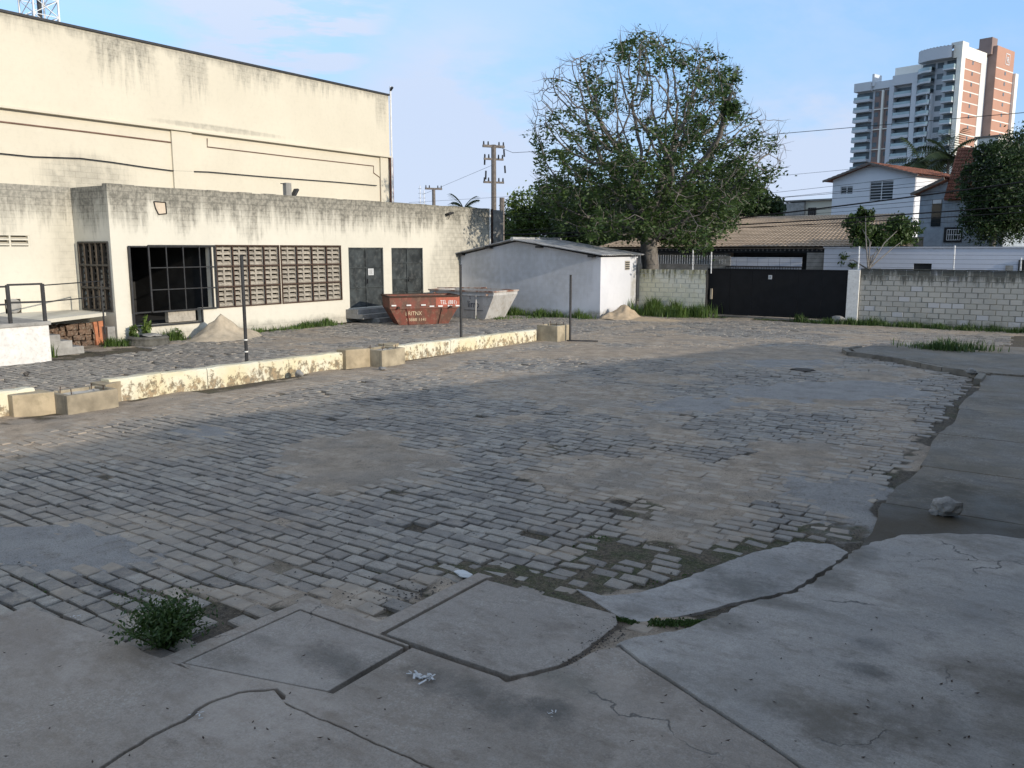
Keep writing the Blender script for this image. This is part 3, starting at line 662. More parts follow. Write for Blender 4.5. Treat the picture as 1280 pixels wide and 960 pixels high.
# the broken hole of the apron and pieces of white litter
def litter(name, px, py, label, nn, s, seed, cat='litter'):
    q = random.Random(seed); b = MB()
    for i in range(nn):
        c = G(px, py, .05)+Vector((q.gauss(0, s), q.gauss(0, s*.6), 0)); c.z = .046+q.random()*.02
        a = q.uniform(0, 6.28); l = q.uniform(.3, 1)*s*.7; d = Vector((math.cos(a), math.sin(a), q.uniform(-.3, .3)))*l; e = Vector((-d.y, d.x, q.uniform(-.2, .2)*l)).normalized()*l*.35
        b.quad(c-d-e, c+d-e*.6, c+d+e, c-d+e*.7)
    return tag(b.build(name, M['paper']), label, cat, kind='stuff' if nn < 10 else None)
litter('torn_paper', 529, 846, 'shredded white paper lying between the two pit lids', 34, .045, 1)
litter('torn_paper', 246, 893, 'scrap of white paper caught in the apron crack', 6, .022, 2)
litter('torn_paper', 95, 771, 'crumpled white scrap at the left slab edge', 7, .03, 3)
litter('torn_paper', 690, 893, 'white flakes in the small broken hollow of the concrete', 6, .02, 4)
litter('torn_paper', 304, 702, 'white scrap lying among the setts in the yard', 4, .03, 5)
def rock(name, c, s, label, cat, seed, mat='rock', sq=(1, .8, .7)):
    import bmesh
    b = bmesh.new(); bmesh.ops.create_icosphere(b, subdivisions=3, radius=1); q = random.Random(seed); o3 = Vector((seed*3.1, seed, 0))
    dirs = [Vector((q.gauss(0, 1), q.gauss(0, 1), q.gauss(0, 1))).normalized() for _ in range(9)]
    for v in b.verts:
        k = 1.0
        for d in dirs: t = v.co.dot(d); k = min(k, .72/t) if t > .72 else k
        v.co = Vector((v.co.x*sq[0], v.co.y*sq[1], v.co.z*sq[2]))*s*k*(1+.14*mn.noise(v.co*2+o3)+.07*mn.noise(v.co*7+o3))
    me = bpy.data.meshes.new(name); b.to_mesh(me); b.free(); me.materials.append(M[mat]); o = bpy.data.objects.new(name, me); COL.objects.link(o)
    o.location = c; return tag(o, label, cat)
c = G(1184, 645, .05); rock('rubble_stone', (c.x, c.y, .14), .17, 'pale angular lump of rubble on the damp brown walkway', 'stone', 4)
c = G(1168, 643, .05); rock('rubble_stone', (c.x, c.y, .08), .07, 'small chip lying left of the rubble lump on walkway', 'stone', 9)
c = G(1213, 466, .1); rock('rubble_stone', (c.x, c.y, .14), .13, 'lump of concrete on the corner of the kerb', 'stone', 5)
c = G(1185, 464, 0); rock('rubble_stone', (c.x, c.y, .05), .12, 'flat stone lying against the kerb face', 'stone', 6, sq=(1.5, .8, .5))
c = G(374, 472, 0); rock('rubble_stone', (c.x, c.y, .09), .13, 'grey cube of stone at the foot of the yellow wall', 'stone', 7)
c = G(478, 462, 0); rock('rubble_stone', (c.x+.1, c.y-.1, .05), .1, 'small pale stone in front of the middle concrete box', 'stone', 8, sq=(1.3, .8, .5))
c = G(580, 720, 0); rock('rubble_stone', (c.x, c.y, .02), .075, 'flat white stone lying loose above the pale pit lid', 'stone', 12, 'paper', (1.5, .8, .35))
c = G(1003, 463, 0); rock('drain_cover', (c.x, c.y, .01), .3, 'dark low mound of dirt in the yard near the kerb', 'mound', 13, 'gravel', (1.2, .8, .16))
c = G(33, 470, 0); rock('rubble_stone', (c.x, c.y, .05), .08, 'small dark stone on the paving behind the yellow wall', 'stone', 14, 'gravel')

# ------------------------------------------------------------------ low wall along the sunken yard, with three cast boxes
XF = lambda u, z, d: (FX-d, u, z)          # facade facing +X; u runs along +Y
def low_wall():
    root = thing('low_wall', 'long low retaining wall with peeling yellow paint crossing the yard', 'low wall', (-14.9, 14, 0))
    segs = [(2.0, 7.35, -15.75, -15.5), (8.65, 14.9, -15.35, -14.98), (16.25, 22.35, -14.85, -14.45)]
    q = random.Random(3)
    for k, (y0, y1, xa, xb) in enumerate(segs):
        n_ = max(2, round((y1-y0)/2.1))
        for i in range(n_):
            a, b = y0+(y1-y0)*i/n_, y0+(y1-y0)*(i+1)/n_
            fa, fb = i/n_, (i+1)/n_; x0, x1 = xa+(xb-xa)*fa, xa+(xb-xa)*fb
            h0 = .46-.11*(a-2)/20; h1 = .46-.11*(b-2)/20; m_ = 14; mb = MB(); rowp = []
            for j in range(m_+1):
                t = j/m_; yy = a+.006+(b-a-.012)*t; X0 = x0+(x1-x0)*t; h = h0+(h1-h0)*t+q.uniform(-.012, .008)
                e = q.uniform(-.012, .012)
                rowp.append([(X0+e, yy, -.1), (X0+e+q.uniform(-.01, .01), yy, h*.5), (X0+e, yy, h-.03), (X0-.035, yy, h), (X0-.30, yy, h-.005), (X0-.34, yy, -.1)])
            k0 = len(mb.v)
            for rr_ in rowp: mb.v += rr_
            for j in range(m_):
                for c_ in range(5):
                    p = k0+j*6+c_; mb.f.append((p, p+6, p+7, p+1))
            mb.f += [tuple(k0+c_ for c_ in range(6)), tuple(k0+m_*6+c_ for c_ in range(6))[::-1]]
            mb.build('wall_section', M['peeling'], root, fixn=True)
    return root
low_wall()
M['tan_ret'] = simple('bare_tan_render', (.38, .31, .21), .9, .22, 2.5, .3, 40, dirt=(.2, .17, .1))
def cast_box(x0, x1, y0, y1, h, label, arms=True, dz=0):
    root = thing('concrete_box', label, 'concrete box', ((x0+x1)/2, (y0+y1)/2, 0), 0, 'open concrete boxes built into the low wall')
    t = .09; mb = MB()
    mb.box(x0, x0+t, y0, y1, -.1, h); mb.box(x1-t, x1, y0, y1, -.1, h-.004)
    mb.box(x0+t, x1-t, y0, y0+t, -.1, h-.002); mb.box(x0+t, x1-t, y1-t, y1, -.1, h-.002)
    mb.build('shell', M['box_conc'], root, bevel=.012)
    f = MB(); q = random.Random(int(y0*10))
    nn = 8
    g_ = [[h-.06+q.uniform(-.03, .025) for _ in range(nn+1)] for _ in range(nn+1)]
    for i in range(nn):
        for j in range(nn):
            P = lambda a, b: (x0+t+(x1-x0-2*t)*a/nn, y0+t+(y1-y0-2*t)*b/nn, g_[a][b])
            f.quad(P(i, j), P(i+1, j), P(i+1, j+1), P(i, j+1))
    f.build('fill', M['bed'] if False else M['concrete'], root)
    for i in range(4):
        a = (x0+t+.06+(x1-x0-.3)*(i % 2), y0+t+.08+(y1-y0-.36)*(i//2))
        MB().tube([(a[0], a[1], h-.1), (a[0]+q.uniform(-.02, .02), a[1]+q.uniform(-.03, .03), h+.08)], .009, 5).build('rebar_stub', M['rust'], root)
    if arms:
        xb = x0-.02
        for (ya, yb) in ((y0-.62, y0-.002), (y1+.002, y1+.45)):
            a = MB(); 
            out = [(xb-.25, ya), (xb+.08, ya), (x1-.12, yb if yb < y0 else ya), (x1-.12, yb), (xb-.25, yb)]
            if yb < y0: pl = [(xb-.2, ya), (xb+.12, ya), (xb+.34, yb), (xb-.2, yb)]
            else: pl = [(xb-.2, ya), (xb+.34, ya), (xb+.12, yb), (xb-.2, yb)]
            k = len(a.v); a.v += [(p[0], p[1], -.1) for p in pl]+[(p[0], p[1], h+.03) for p in pl]
            a.f += [(k+3, k+2, k+1, k), (k+4, k+5, k+6, k+7)]+[(k+i, k+(i+1) % 4, k+4+(i+1) % 4, k+4+i) for i in range(4)]
            a.build('wing', M['tan_ret'], root, fixn=True, bevel=.01)
cast_box(-15.45, -14.72, 7.50, 8.45, .34, 'long tan concrete box with rusty rods at the left end of the low wall')
cast_box(-15.0, -14.28, 15.05, 15.9, .42, 'square concrete box with one shaded and one sunlit face midway along the low wall')
cast_box(-14.5, -13.72, 22.42, 23.2, .50, 'mossy concrete box ending the low wall beside the lone black post', arms=False)
for i, (px, yb, pyt, xx, lab) in enumerate(((305, 446, 320, -15.75, 'black pipe post behind the low wall in front of the lattice windows'), (576, 424, 331, -15.0, 'black pipe post in front of the orange skip'), (713, 426, 344, -13.55, 'black pipe post standing past the end of the low wall'))):
    c = PX(px, (yb+pyt)/2, xx); top = PX(px, pyt, xx).z
    t = thing('pipe_post', lab, 'post', (c.x, c.y, 0), 0, 'black pipe posts along the low wall')
    MB().tube([(c.x, c.y, -.1), (c.x, c.y, top)], .038, 10).build('shaft', M['steel_dark'], t)
    MB().tube([(c.x, c.y, top), (c.x, c.y, top+.012)], .044, 10).build('cap', M['steel_dark'], t)
    if i == 0:
        b = MB()
        for z_ in (.57, .84): b.tube([(c.x, c.y, z_), (c.x, c.y, z_+.03)], .042, 10)
        tag(b.build('tape_bands', M['white'], t), kind='stuff')
c = G(712, 427); tag(MB().bar((c.x-.1, c.y, .03), (c.x+.8, c.y+.4, .03), .035).build('steel_bar', M['steel_dark']), 'thin dark bar lying on the paving at the last black post', 'bar')

# ------------------------------------------------------------------ big cream warehouse
FX = -30.0
t = thing('warehouse', 'tall cream warehouse with streaked windowless wall and dark roof edge', 'warehouse', (-38, 15, 0))
wb = MB()
wb.wall(XF, -12, 32.55, 7.52, 10.5, .3)
wb.wall(lambda u, z, d: (FX-.12-d, u, z), -12, 32.55, 0, 7.52, .3)
wb.quad((-30.4, 32.55, 0), (-60, 32.55, 0), (-60, 32.55, 10.5), (-30.4, 32.55, 10.5)); wb.quad((-60, -12, 10.4), (-30.1, -12, 10.4), (-30.1, 32.5, 10.4), (-60, 32.5, 10.4))
wb.build('wall', M['warehouse'], t)
MB().box(-30.35, -29.93, -12, 32.6, 10.5, 10.58).build('roof_flashing', M['steel_dark'], t)
lb = MB(); lb.box(-30.1, -29.90, -12, 32.56, 7.47, 7.55); lb.build('ledge', M['warehouse'], t)
z0 = lambda px, py: PX(px, py, -30.1)
def run(pts, name, rad, mat, dx=.0):
    return MB().tube([z0(a, b)+Vector((dx, 0, 0)) for a, b in pts], rad, 6).build(name, mat, t)
M['shadow_line'] = simple('brown_shadow_line', (.16, .10, .075), .8, .2, 3)  # brown tubes drawn for the wall's stepped shadow lines
run([(-60, 146), (0, 152), (110, 165), (222, 179), (222, 188), (236, 198), (238, 232)], 'shadow_line', .03, M['shadow_line'])
run([(259, 173), (259, 183.5), (360, 195.5), (467, 207.5), (467, 216), (475, 222), (476, 256)], 'shadow_line', .022, M['shadow_line'])
run([(-60, 187), (0, 192), (40, 196), (100, 198), (140, 203), (180, 209), (215, 213.5), (260, 215), (330, 221), (418, 227.5), (470, 232)], 'cable', .022, M['wire'], .05)
for yy, w_ in ((20.2, .9), (31.9, .55)): MB().box(-30.115, -30.03, yy, yy+w_, .0, 7.46).build('pilaster', M['warehouse'], t)
MB().tube([(-29.9, 32.58, 4), (-29.9, 32.6, 10.95)], .045, 8).build('downpipe', M['pole_white'], t)
MB().tube([(-29.9, 32.6, 10.75), (-29.75, 32.6, 10.9)], .06, 6).build('lamp_bracket', M['steel_dark'], t)
bp = thing_b = MB(); q = random.Random(4)
for i in range(34):
    z_ = 4.6+i*.085
    for k in (0, 1): bp.box(-30.32+q.uniform(-.01, .01), -30.02, 32.57+k*.13+q.uniform(0, .01), 32.57+k*.13+.12, z_, z_+.075)
tag(bp.build('brick_pier', M['brick'], t), 'exposed red brick strip at the corner', kind='stuff')
MB().box(-30.3, -30.06, 32.551, 32.80, 0, 7.45).build('mortar', M['concrete'], t)

# lattice mast far behind the warehouse
c = PX(48, 5, -62); t = thing('lattice_mast', 'white lattice antenna mast rising behind the warehouse roof', 'antenna mast', (c.x, c.y, 0))
mw_ = .95
legs = [(c.x+sx*mw_, c.y+sy*mw_*.9) for sx, sy in ((-1, -1), (1, -1), (1, 1), (-1, 1))]
for lx, ly in legs: MB().bar((lx, ly, 0), (lx, ly, 34), .10).build('leg', M['pole_white'], t)
b = MB(); 
for i in range(22):
    za, zb = 10+i*1.1, 11.1+i*1.1
    for k in range(4):
        p, q_ = legs[k], legs[(k+1) % 4]; b.bar((*p, za), (*q_, zb), .045); b.bar((*q_, za), (*p, zb), .045); b.bar((*p, zb), (*q_, zb), .045)
tag(b.build('bracing', M['pole_white'], t), kind='stuff')
MB().bar((c.x+.1, c.y, 10), (c.x+.1, c.y, 34), .22).build('cable_tray', M['steel_dark'], t)

# ------------------------------------------------------------------ low annex
FX = -24.4
TOP = 4.77
an = thing('annex_building', 'low cream annex with rain stained parapet, lattice windows and steel doors', 'building', (-27, 22, 0))
holes = [(14.68, 17.56, .95, 2.95), (14.68, 17.12, .52, .951), (17.8, 20.46, .93, 3.01), (20.56, 23.51, .93, 3.01), (23.95, 25.94, .55, 2.95), (26.44, 28.46, .55, 2.94)]
b = MB(); b.wall(XF, 14.13, 33.47, 0, TOP, .22, holes); b.build('front_wall', M['annex'], an)
q = random.Random(8); cp = MB()   # ragged coping
yy = 14.13
while yy < 33.4:
    l = q.uniform(.35, .9); cp.box(FX-.24, FX+.012, yy, min(yy+l-.008, 33.47), TOP+.001, TOP+.03+q.uniform(0, .03)); yy += l
tag(cp.build('coping', M['annex'], an), kind='stuff')
b = MB(); YF = lambda u, z, d: (u, 14.13+d, z)
b.wall(YF, -26.44, -24.622, 0, TOP, .2, [(-26.22, -24.55, 1.02, 3.1)]); b.build('side_wall', M['annex'], an)
b = MB(); b.wall(lambda u, z, d: (-26.44-d, u, z), 0, 14.13, 0, TOP+.02, .2, [(10.6, 12.78, 2.97, 3.29), (11.9, 12.35, .98, 1.42)]); b.build('setback_wall', M['annex_side'], an)
b = MB(); b.box(-29.8, -24.63, 14.34, 33.3, 4.1, 4.25); b.build('roof', M['concrete'], an)
b = MB(); b.box(-29.8, -26.66, 0, 14.3, 4.1, 4.25); b.build('roof', M['concrete'], an)
b = MB(); b.box(-29.0, -24.63, 14.34, 33.4, .40, .5); b.build('floor', M['dark'], an)
b = MB(); b.box(-29.1, -29.0, 14.3, 33.4, .4, 4.1); b.box(-29, -24.7, 17.62, 17.72, .5, 4.1); b.box(-29, -24.7, 23.6, 23.75, .5, 4.1); b.box(-29, -24.7, 14.36, 14.46, .5, 1.0); b.build('inner_wall', M['dark'], an)
b = MB(); b.box(-24.62, -24.60, 33.25, 33.47, 0, 4.7); b.box(-29.8, -24.6, 33.27, 33.47, 0, 4.75); b.build('end_wall', M['annex'], an)
# soft vertical board seen inside the opening
MB().box(-27.2, -27.1, 15.2, 15.9, .5, 3.2).build('inner_door', M['door_steel'], an)
# grille over the opening
def grille(name, y0, y1, z0_, z1_, ny, nz, x, parent, mat='steel_dark', w_=.035, axis='y'):
    b = MB(); P = (lambda u, z: (x, u, z)) if axis == 'y' else (lambda u, z: (u, x, z))
    for i in range(ny+1): u = y0+(y1-y0)*i/ny; b.bar(P(u, z0_), P(u, z1_), w_ if 0 < i < ny else w_*1.4)
    for i in range(nz+1): z = z0_+(z1_-z0_)*i/nz; b.bar(P(y0, z), P(y1, z), w_*.9 if 0 < i < nz else w_*1.3)
    return b.build(name, M[mat], parent)
grille('sliding_grille', 15.30, 17.72, .93, 3.0, 4, 3, -24.33, an)
grille('opening_frame', 14.66, 17.58, .93, 2.97, 1, 1, -24.37, an)
b = MB(); b.bar((-24.33, 14.66, .5), (-24.33, 17.1, .50), .05); b.bar((-24.33, 14.66, .5), (-24.33, 14.66, 2.95), .05); b.bar((-24.33, 17.1, .5), (-24.33, 17.1, .95), .05); b.build('lower_rail', M['steel_dark'], an)
b = MB(); b.box(-24.6, -24.42, 15.9, 16.9, .55, .92); b.build('inner_ledge', M['lattice'], an)
# lattice (breeze) blocks: every block an object
def lat_mesh(wd, ht, th, cols, rows, axis):
    b = MB(); fr = .03; P = (lambda x0, x1, u0, u1, z0, z1: b.box(x0, x1, u0, u1, z0, z1)) if axis == 'y' else (lambda x0, x1, u0, u1, z0, z1: b.box(u0, u1, x0, x1, z0, z1))
    P(-th, 0, 0, fr, 0, ht); P(-th, 0, wd-fr, wd, 0, ht); P(-th, -.002, fr, wd-fr, 0, fr); P(-th, -.002, fr, wd-fr, ht-fr, ht)
    for r_ in range(rows):
        z = (r_+.5)*ht/rows
        k = len(b.v)
        if axis == 'y': b.hexa([(-th, fr, z+.02), (-.012, fr, z-.045), (-.012, wd-fr, z-.045), (-th, wd-fr, z+.02), (-th, fr, z+.07), (-.012, fr, z+.012), (-.012, wd-fr, z+.012), (-th, wd-fr, z+.07)])
        else: b.box(fr, wd-fr, .012, th, z-.03, z+.03)
    return b
def lattice_window(y0, y1, z0_, z1_, label):
    wn_ = bpy.data.objects.new('lattice_window', None); COL.objects.link(wn_); wn_.parent = an; wn_.matrix_parent_inverse = inv_of(an); wn_.location = (-24.4, y0, z0_)
    wn_['label'] = label
    wd = (y1-y0)/8; ht = (z1_-z0_)/3
    me = lat_mesh(wd-.006, ht-.006, .1, 1, 4, 'y').mesh('lattice_block', M['lattice'])
    for i in range(8):
        for j in range(3): inst(me, 'lattice_block', wn_, (-24.46, y0+i*wd+.003, z0_+j*ht+.003))
    b = MB()
    for i in range(5):
        u = y0+(y1-y0)*i/4; b.bar((-24.39, u, z0_), (-24.39, u, z1_), .045)
    for i in range(4):
        z = z0_+(z1_-z0_)*i/3; b.bar((-24.385, y0-.02, z), (-24.385, y1+.02, z), .045)
    b.build('frame', M['rust'], wn_)
lattice_window(17.8, 20.46, .93, 3.01, 'brown lattice block window behind the first black post')
lattice_window(20.56, 23.51, .93, 3.01, 'brown lattice block window next to the steel doors')
# side lattice
wn_ = bpy.data.objects.new('lattice_window', None); COL.objects.link(wn_); wn_.parent = an; wn_.matrix_parent_inverse = inv_of(an); wn_['label'] = 'dark shaded lattice window on the return wall'
wd, ht = 1.67/5, 2.08/3
M['lat_dark'] = simple('shaded_lattice', (.10, .08, .06), .9, .2, 6, .2, 60)  # darker copy of the lattice colour, shade of the return wall painted in
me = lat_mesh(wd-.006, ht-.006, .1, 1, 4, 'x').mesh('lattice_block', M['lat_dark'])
for i in range(5):
    for j in range(3): inst(me, 'lattice_block', wn_, (-26.22+i*wd, 14.2, 1.02+j*ht))
b = MB()
for i in (0, 5): b.bar((-26.22+i*wd, 14.115, 1.0), (-26.22+i*wd, 14.115, 3.1), .05)
for j in range(4): b.bar((-26.22, 14.12, 1.02+j*ht), (-24.55, 14.12, 1.02+j*ht), .05)
b.build('frame', M['steel_dark'], wn_)
# louvred vents in the set back wall
for i in range(4):
    y0_ = 10.62+i*.54
    v = MB(); v.box(-26.60, -26.45, y0_+.49, y0_+.54, 2.97, 3.29); v.build('vent_mullion', M['annex_side'], an)
    for j in range(2):
        z = 3.02+j*.15
        MB().hexa([(-26.62, y0_, z+.05), (-26.43, y0_, z-.02), (-26.43, y0_+.49, z-.02), (-26.62, y0_+.49, z+.05), (-26.62, y0_, z+.09), (-26.43, y0_, z+.02), (-26.43, y0_+.49, z+.02), (-26.62, y0_+.49, z+.09)]).build('vent_louvre', M['annex_side'], an)
MB().lathe((0, 0, 0), [(.21, 0), (.21, .06), (.17, .07), (0.001, .07)], 20).build('vent_hood', M['concrete'], an)
vh = bpy.data.objects['vent_hood']; vh.location = (-26.42, 12.12, 1.22); vh.rotation_euler = (0, math.pi/2, 0)
MB().box(-26.72, -26.64, 10.5, 12.9, .9, 3.4).build('vent_backing', M['dark'], an)
# doors
def steel_door(y0, y1, z0_, z1_, label, paper, panels):
    d = bpy.data.objects.new('double_door', None); COL.objects.link(d); d.parent = an; d.matrix_parent_inverse = inv_of(an); d['label'] = label
    ym = (y0+y1)/2
    for (a, b_) in ((y0+.03, ym-.004), (ym+.004, y1-.03)):
        MB().box(-24.52, -24.47, a, b_, z0_+.02, z1_-.03).build('door_leaf', M['door_steel'], d, bevel=.004)
    b = MB(); fw_ = .045
    for u in (y0+.02, ym, y1-.02): b.bar((-24.45, u, z0_), (-24.45, u, z1_), fw_)
    for z in panels: b.bar((-24.445, y0, z), (-24.445, y1, z), .04)
    b.bar((-24.44, y0, z1_-.02), (-24.44, y1, z1_-.02), .05)
    b.build('door_frame', M['door_steel'], d)
    MB().bar((-24.43, ym+.08, 1.5), (-24.43, ym+.08, 1.68), .03).build('handle', M['steel_dark'], d)
    if paper:
        MB().box(-24.44, -24.435, ym+.12, ym+.44, 1.83, 2.10).build('notice', M['paper'], d)
        nb = MB(); 
        for k in range(5): nb.box(-24.434, -24.432, ym+.17, ym+.38-.03*(k % 2), 1.88+k*.04, 1.89+k*.04)
        tag(nb.build('print', M['steel_dark'], d), kind='stuff')
steel_door(23.95, 25.94, .55, 2.95, 'double steel door with a white notice above the steps', True, (1.35, 2.15))
steel_door(26.44, 28.46, .55, 2.94, 'panelled steel door behind the orange skip', False, (1.1, 1.62, 2.3))
stp = thing('door_steps', 'grey stepped concrete landing under the notice door', 'steps', (-24, 25, 0))
for i, (xo, h) in enumerate(((-23.15, .17), (-23.45, .34), (-23.75, .52))):
    MB().box(-24.395, xo, 23.70+i*.003+(0.0 if i else .6), 26.7-i*.003, 0 if i == 0 else h-.18, h).build('step', M['concrete'], stp, bevel=.01)
# hole in the parapet, conduits, lamps
b = MB(); pts = [PX(*p, -24.392) for p in ((192, 252), (206.5, 253), (208, 267), (198, 268), (194, 260))]
b.poly(pts); b.build('bare_patch', simple('pinkish_bare_render', (.55, .46, .36), .9, .1, 5), an)
b = MB()
for a, b_ in zip(pts, pts[1:]+pts[:1]): b.bar(a, b_, .045, .03)
b.build('broken_edge', M['dark'], an)
c = PX(359, 236, -25.0); fl = thing('equipment_box', 'pale metal box on a bracket on the parapet beside the tilted floodlight', 'box', (c.x, c.y, 4.8))
MB().box(c.x-.1, c.x+.1, c.y-.13, c.y+.13, 4.82, 5.32).build('case', M['concrete'], fl, bevel=.02); MB().bar((c.x, c.y-.3, 5.28), (c.x, c.y, 5.28), .03).build('bracket', M['steel_dark'], fl)
def flood(px, py, x, tilt, label):
    c = PX(px, py, x); f_ = thing('floodlight', label, 'floodlight', c)
    m_ = Matrix.Rotation(tilt, 3, 'X'); b = MB(); b.box(-.12, .12, -.17, .17, -.04, .04, m_, c); b.build('housing', M['steel_dark'], f_, bevel=.01)
    MB().box(-.10, .10, -.15, .15, -.045, -.041, m_, c).build('glass', M['glass'], f_)
    MB().bar(c, c+Vector((-.05, -.02, -.25)), .03).build('bracket', M['steel_dark'], f_)
flood(368.5, 241, -24.95, math.radians(55), 'tilted floodlight on the parapet beside the pale box')
flood(562, 267, -24.25, math.radians(15), 'small floodlight on the stained wall near the shed')
# grey tank wall and slabs behind the end of the annex
t = thing('water_tank', 'grey stained concrete tank at the far end of the annex', 'water tank', (-25.5, 34.8, 0))
MB().box(-27.2, -25.45, 33.9, 36.1, 0, 4.86).build('tank_wall', M['concrete'], t); MB().box(-25.44, -25.38, 35.0, 35.12, 0, 4.9).build('pipe', M['rust'], t)
MB().tube([(-24.33, 33.4, 2.9), (-24.33, 33.4, 4.78)], .04, 8).build('downpipe', M['white'], an)

# ------------------------------------------------------------------ loading platform, landing and rails on the left
t = thing('loading_platform', 'white rendered loading platform with grey top at the left edge', 'platform', (-24, 9, 0))
MB().box(-26.43, -22.45, 4, 11.14, -.05, .93).build('base', M['white'], t, bevel=.02)
MB().box(-26.43, -22.41, 4, 11.18, .932, 1.03).build('top_slab', M['concrete'], t, bevel=.01)
MB().hexa([(-26.43, 11.19, .90), (-23.2, 11.19, .90), (-24.46, 13.85, .90), (-26.43, 13.95, .90), (-26.43, 11.19, 1.0), (-23.2, 11.19, 1.0), (-24.46, 13.85, 1.0), (-26.43, 13.95, 1.0)]).build('landing', M['annex_side'], t)
MB().hexa([(-26.43, 11.19, 0), (-25.2, 11.19, 0), (-25.5, 13.9, 0), (-26.43, 13.95, 0), (-26.43, 11.19, .897), (-25.2, 11.19, .897), (-25.5, 13.9, .897), (-26.43, 13.95, .897)]).build('landing_wall', M['annex'], t)
def rail(name, a, b_, h, label, w1, w2, posts=(0, 1)):
    t = thing('handrail', label, 'handrail', a, 0, 'handrails of the loading platform'); a, b_ = Vector(a), Vector(b_); U = Vector((0, 0, 1))
    for k in posts: p = a.lerp(b_, k); MB().bar(p, p+U*h, w1).build('rail_post', M['steel_dark'], t)
    MB().bar(a+U*h, b_+U*h, w2).build('top_rail', M['steel_dark'], t); MB().bar(a+U*h*.54, b_+U*h*.52, w2).build('middle_rail', M['steel_dark'], t)
rail('r', (-22.5, 10.22, 1.03), (-22.5, 11.08, 1.03), .97, 'thick black rail frame on the platform nearest its white corner', .075, .05)
rail('r', (-22.5, 7.5, 1.03), (-22.5, 10.16, 1.03), .93, 'black rail frame cut by the left picture edge', .06, .045, (0, .5))
rail('r', (-22.75, 11.22, 1.0), (-24.38, 13.72, 1.0), .95, 'thin black rail along the sloping landing to the lattice window', .035, .03)
MB().bar((-24.38, 13.72, .35), (-24.38, 13.72, 1.0), .04).build('rail_post', M['steel_dark'], bpy.data.objects['handrail.002'])
t = thing('side_stair', 'small crumbling grey stair beside the platform corner', 'stair', (-24.2, 11.8, 0))
for i in range(4): MB().box(-25.15, -23.3+.0*i, 11.2+.0, 11.2+.32*(4-i), .19*i-.02, .19*(i+1)-.001*i).build('step', M['concrete'], t, bevel=.015)
t = thing('brick_stack', 'rough stack of old brown hollow bricks under the landing', 'brick stack', (-24.9, 13.2, 0)); q = random.Random(21)
hb = MB(); hb.box(-.1, .1, -.14, .14, -.09, .09); hbm = hb.mesh('brick', simple('old_hollow_brick', (.13, .085, .06), .95, .5, 9, .4, 50, dirt=(.40, .36, .29), dirt_amt=.6))
for i in range(8):
    for j in range(4):
        y_ = 12.35+i*.19; x_ = -25.05+.15*(i/8)+q.uniform(-.05, .08)
        inst(hbm, 'brick', t, (x_, y_, .09+j*.17+q.uniform(-.01, .01)), (q.uniform(-.3, .3), q.uniform(-.1, .1), q.uniform(-.3, .3)), (q.uniform(.8, 1.2), q.uniform(.55, .72), q.uniform(.8, 1)))
sl_ = MB(); sl_.box(-.04, .04, -.16, .16, 0, .72); o = inst(sl_.mesh('terracotta_slab', simple('orange_clay_panel', (.42, .17, .09), .9, .2, 8)), 'terracotta_slab', None, (-24.78, 13.80, 0), (.05, -.06, .1)); tag(o, 'orange clay slab leaning under the end of the landing', 'clay slab')
t = MB().box(-24.85, -24.46, 13.86, 14.11, 0, .56).build('concrete_block', M['concrete'], bevel=.02); tag(t, 'short grey concrete pier at the foot of the annex corner', 'pier')
c = G(186, 430); t = thing('well_ring', 'low grey concrete ring with a broken lid by the open bay', 'concrete ring', c)
MB().lathe(c, [(.60, -.05), (.62, .02), (.58, .14), (.60, .20), (.54, .25), (.40, .25), (.36, .19), (0.001, .19)], 26).build('ring', simple('dark_grimed_ring', (.11, .105, .09), .9, .3, 5, .4, dirt=(.05, .05, .04)), t)
rock('ring_lid', c+Vector((.05, .1, .27)), .28, 'broken slab lying on the concrete ring', 'slab', 31, 'concrete', (1.3, 1, .22))
def heap(name, c, rx, ry, h, mat, label, seed):
    q = VN(seed); nn = 36; b = MB(); k = 0
    for i in range(nn+1):
        for j in range(nn+1):
            u, v = i/nn*2-1, j/nn*2-1; rr = math.hypot(u, v)*(1+.7*(float(q(np.array(u*1.6+5), np.array(v*1.6+5)))-.5))
            z = h*.82*max(0, 1-(rr*rr+.02)**.5)**1.15*(1+.9*max(0, .4-rr))*(1+.6*(float(q(np.array(u*4+9), np.array(v*4)))-.5))-.01*(rr > 1)
            b.v.append((c.x+u*rx, c.y+v*ry, c.z+z-.015))
    for i in range(nn):
        for j in range(nn): p = i*(nn+1)+j; b.f.append((p, p+nn+1, p+nn+2, p+1))
    return tag(b.build(name, mat, smooth=True), label, 'sand heap')
heap('sand_heap', Vector((-23.3, 17.05, 0)), 1.0, 1.4, .76, M['sand'], 'pale sand heap against the annex under the first lattice window', 5)
heap('sand_heap', Vector((-16.15, 31.75, 0)), .85, 1.05, .72, M['sandy'], 'small orange sand heap at the corner of the white shed', 6)
heap('sand_spill', Vector((-15.2, 31.9, 0)), 1.9, 1.3, .10, M['sandy'], 'thin spread of sand running out from the shed corner', 7)

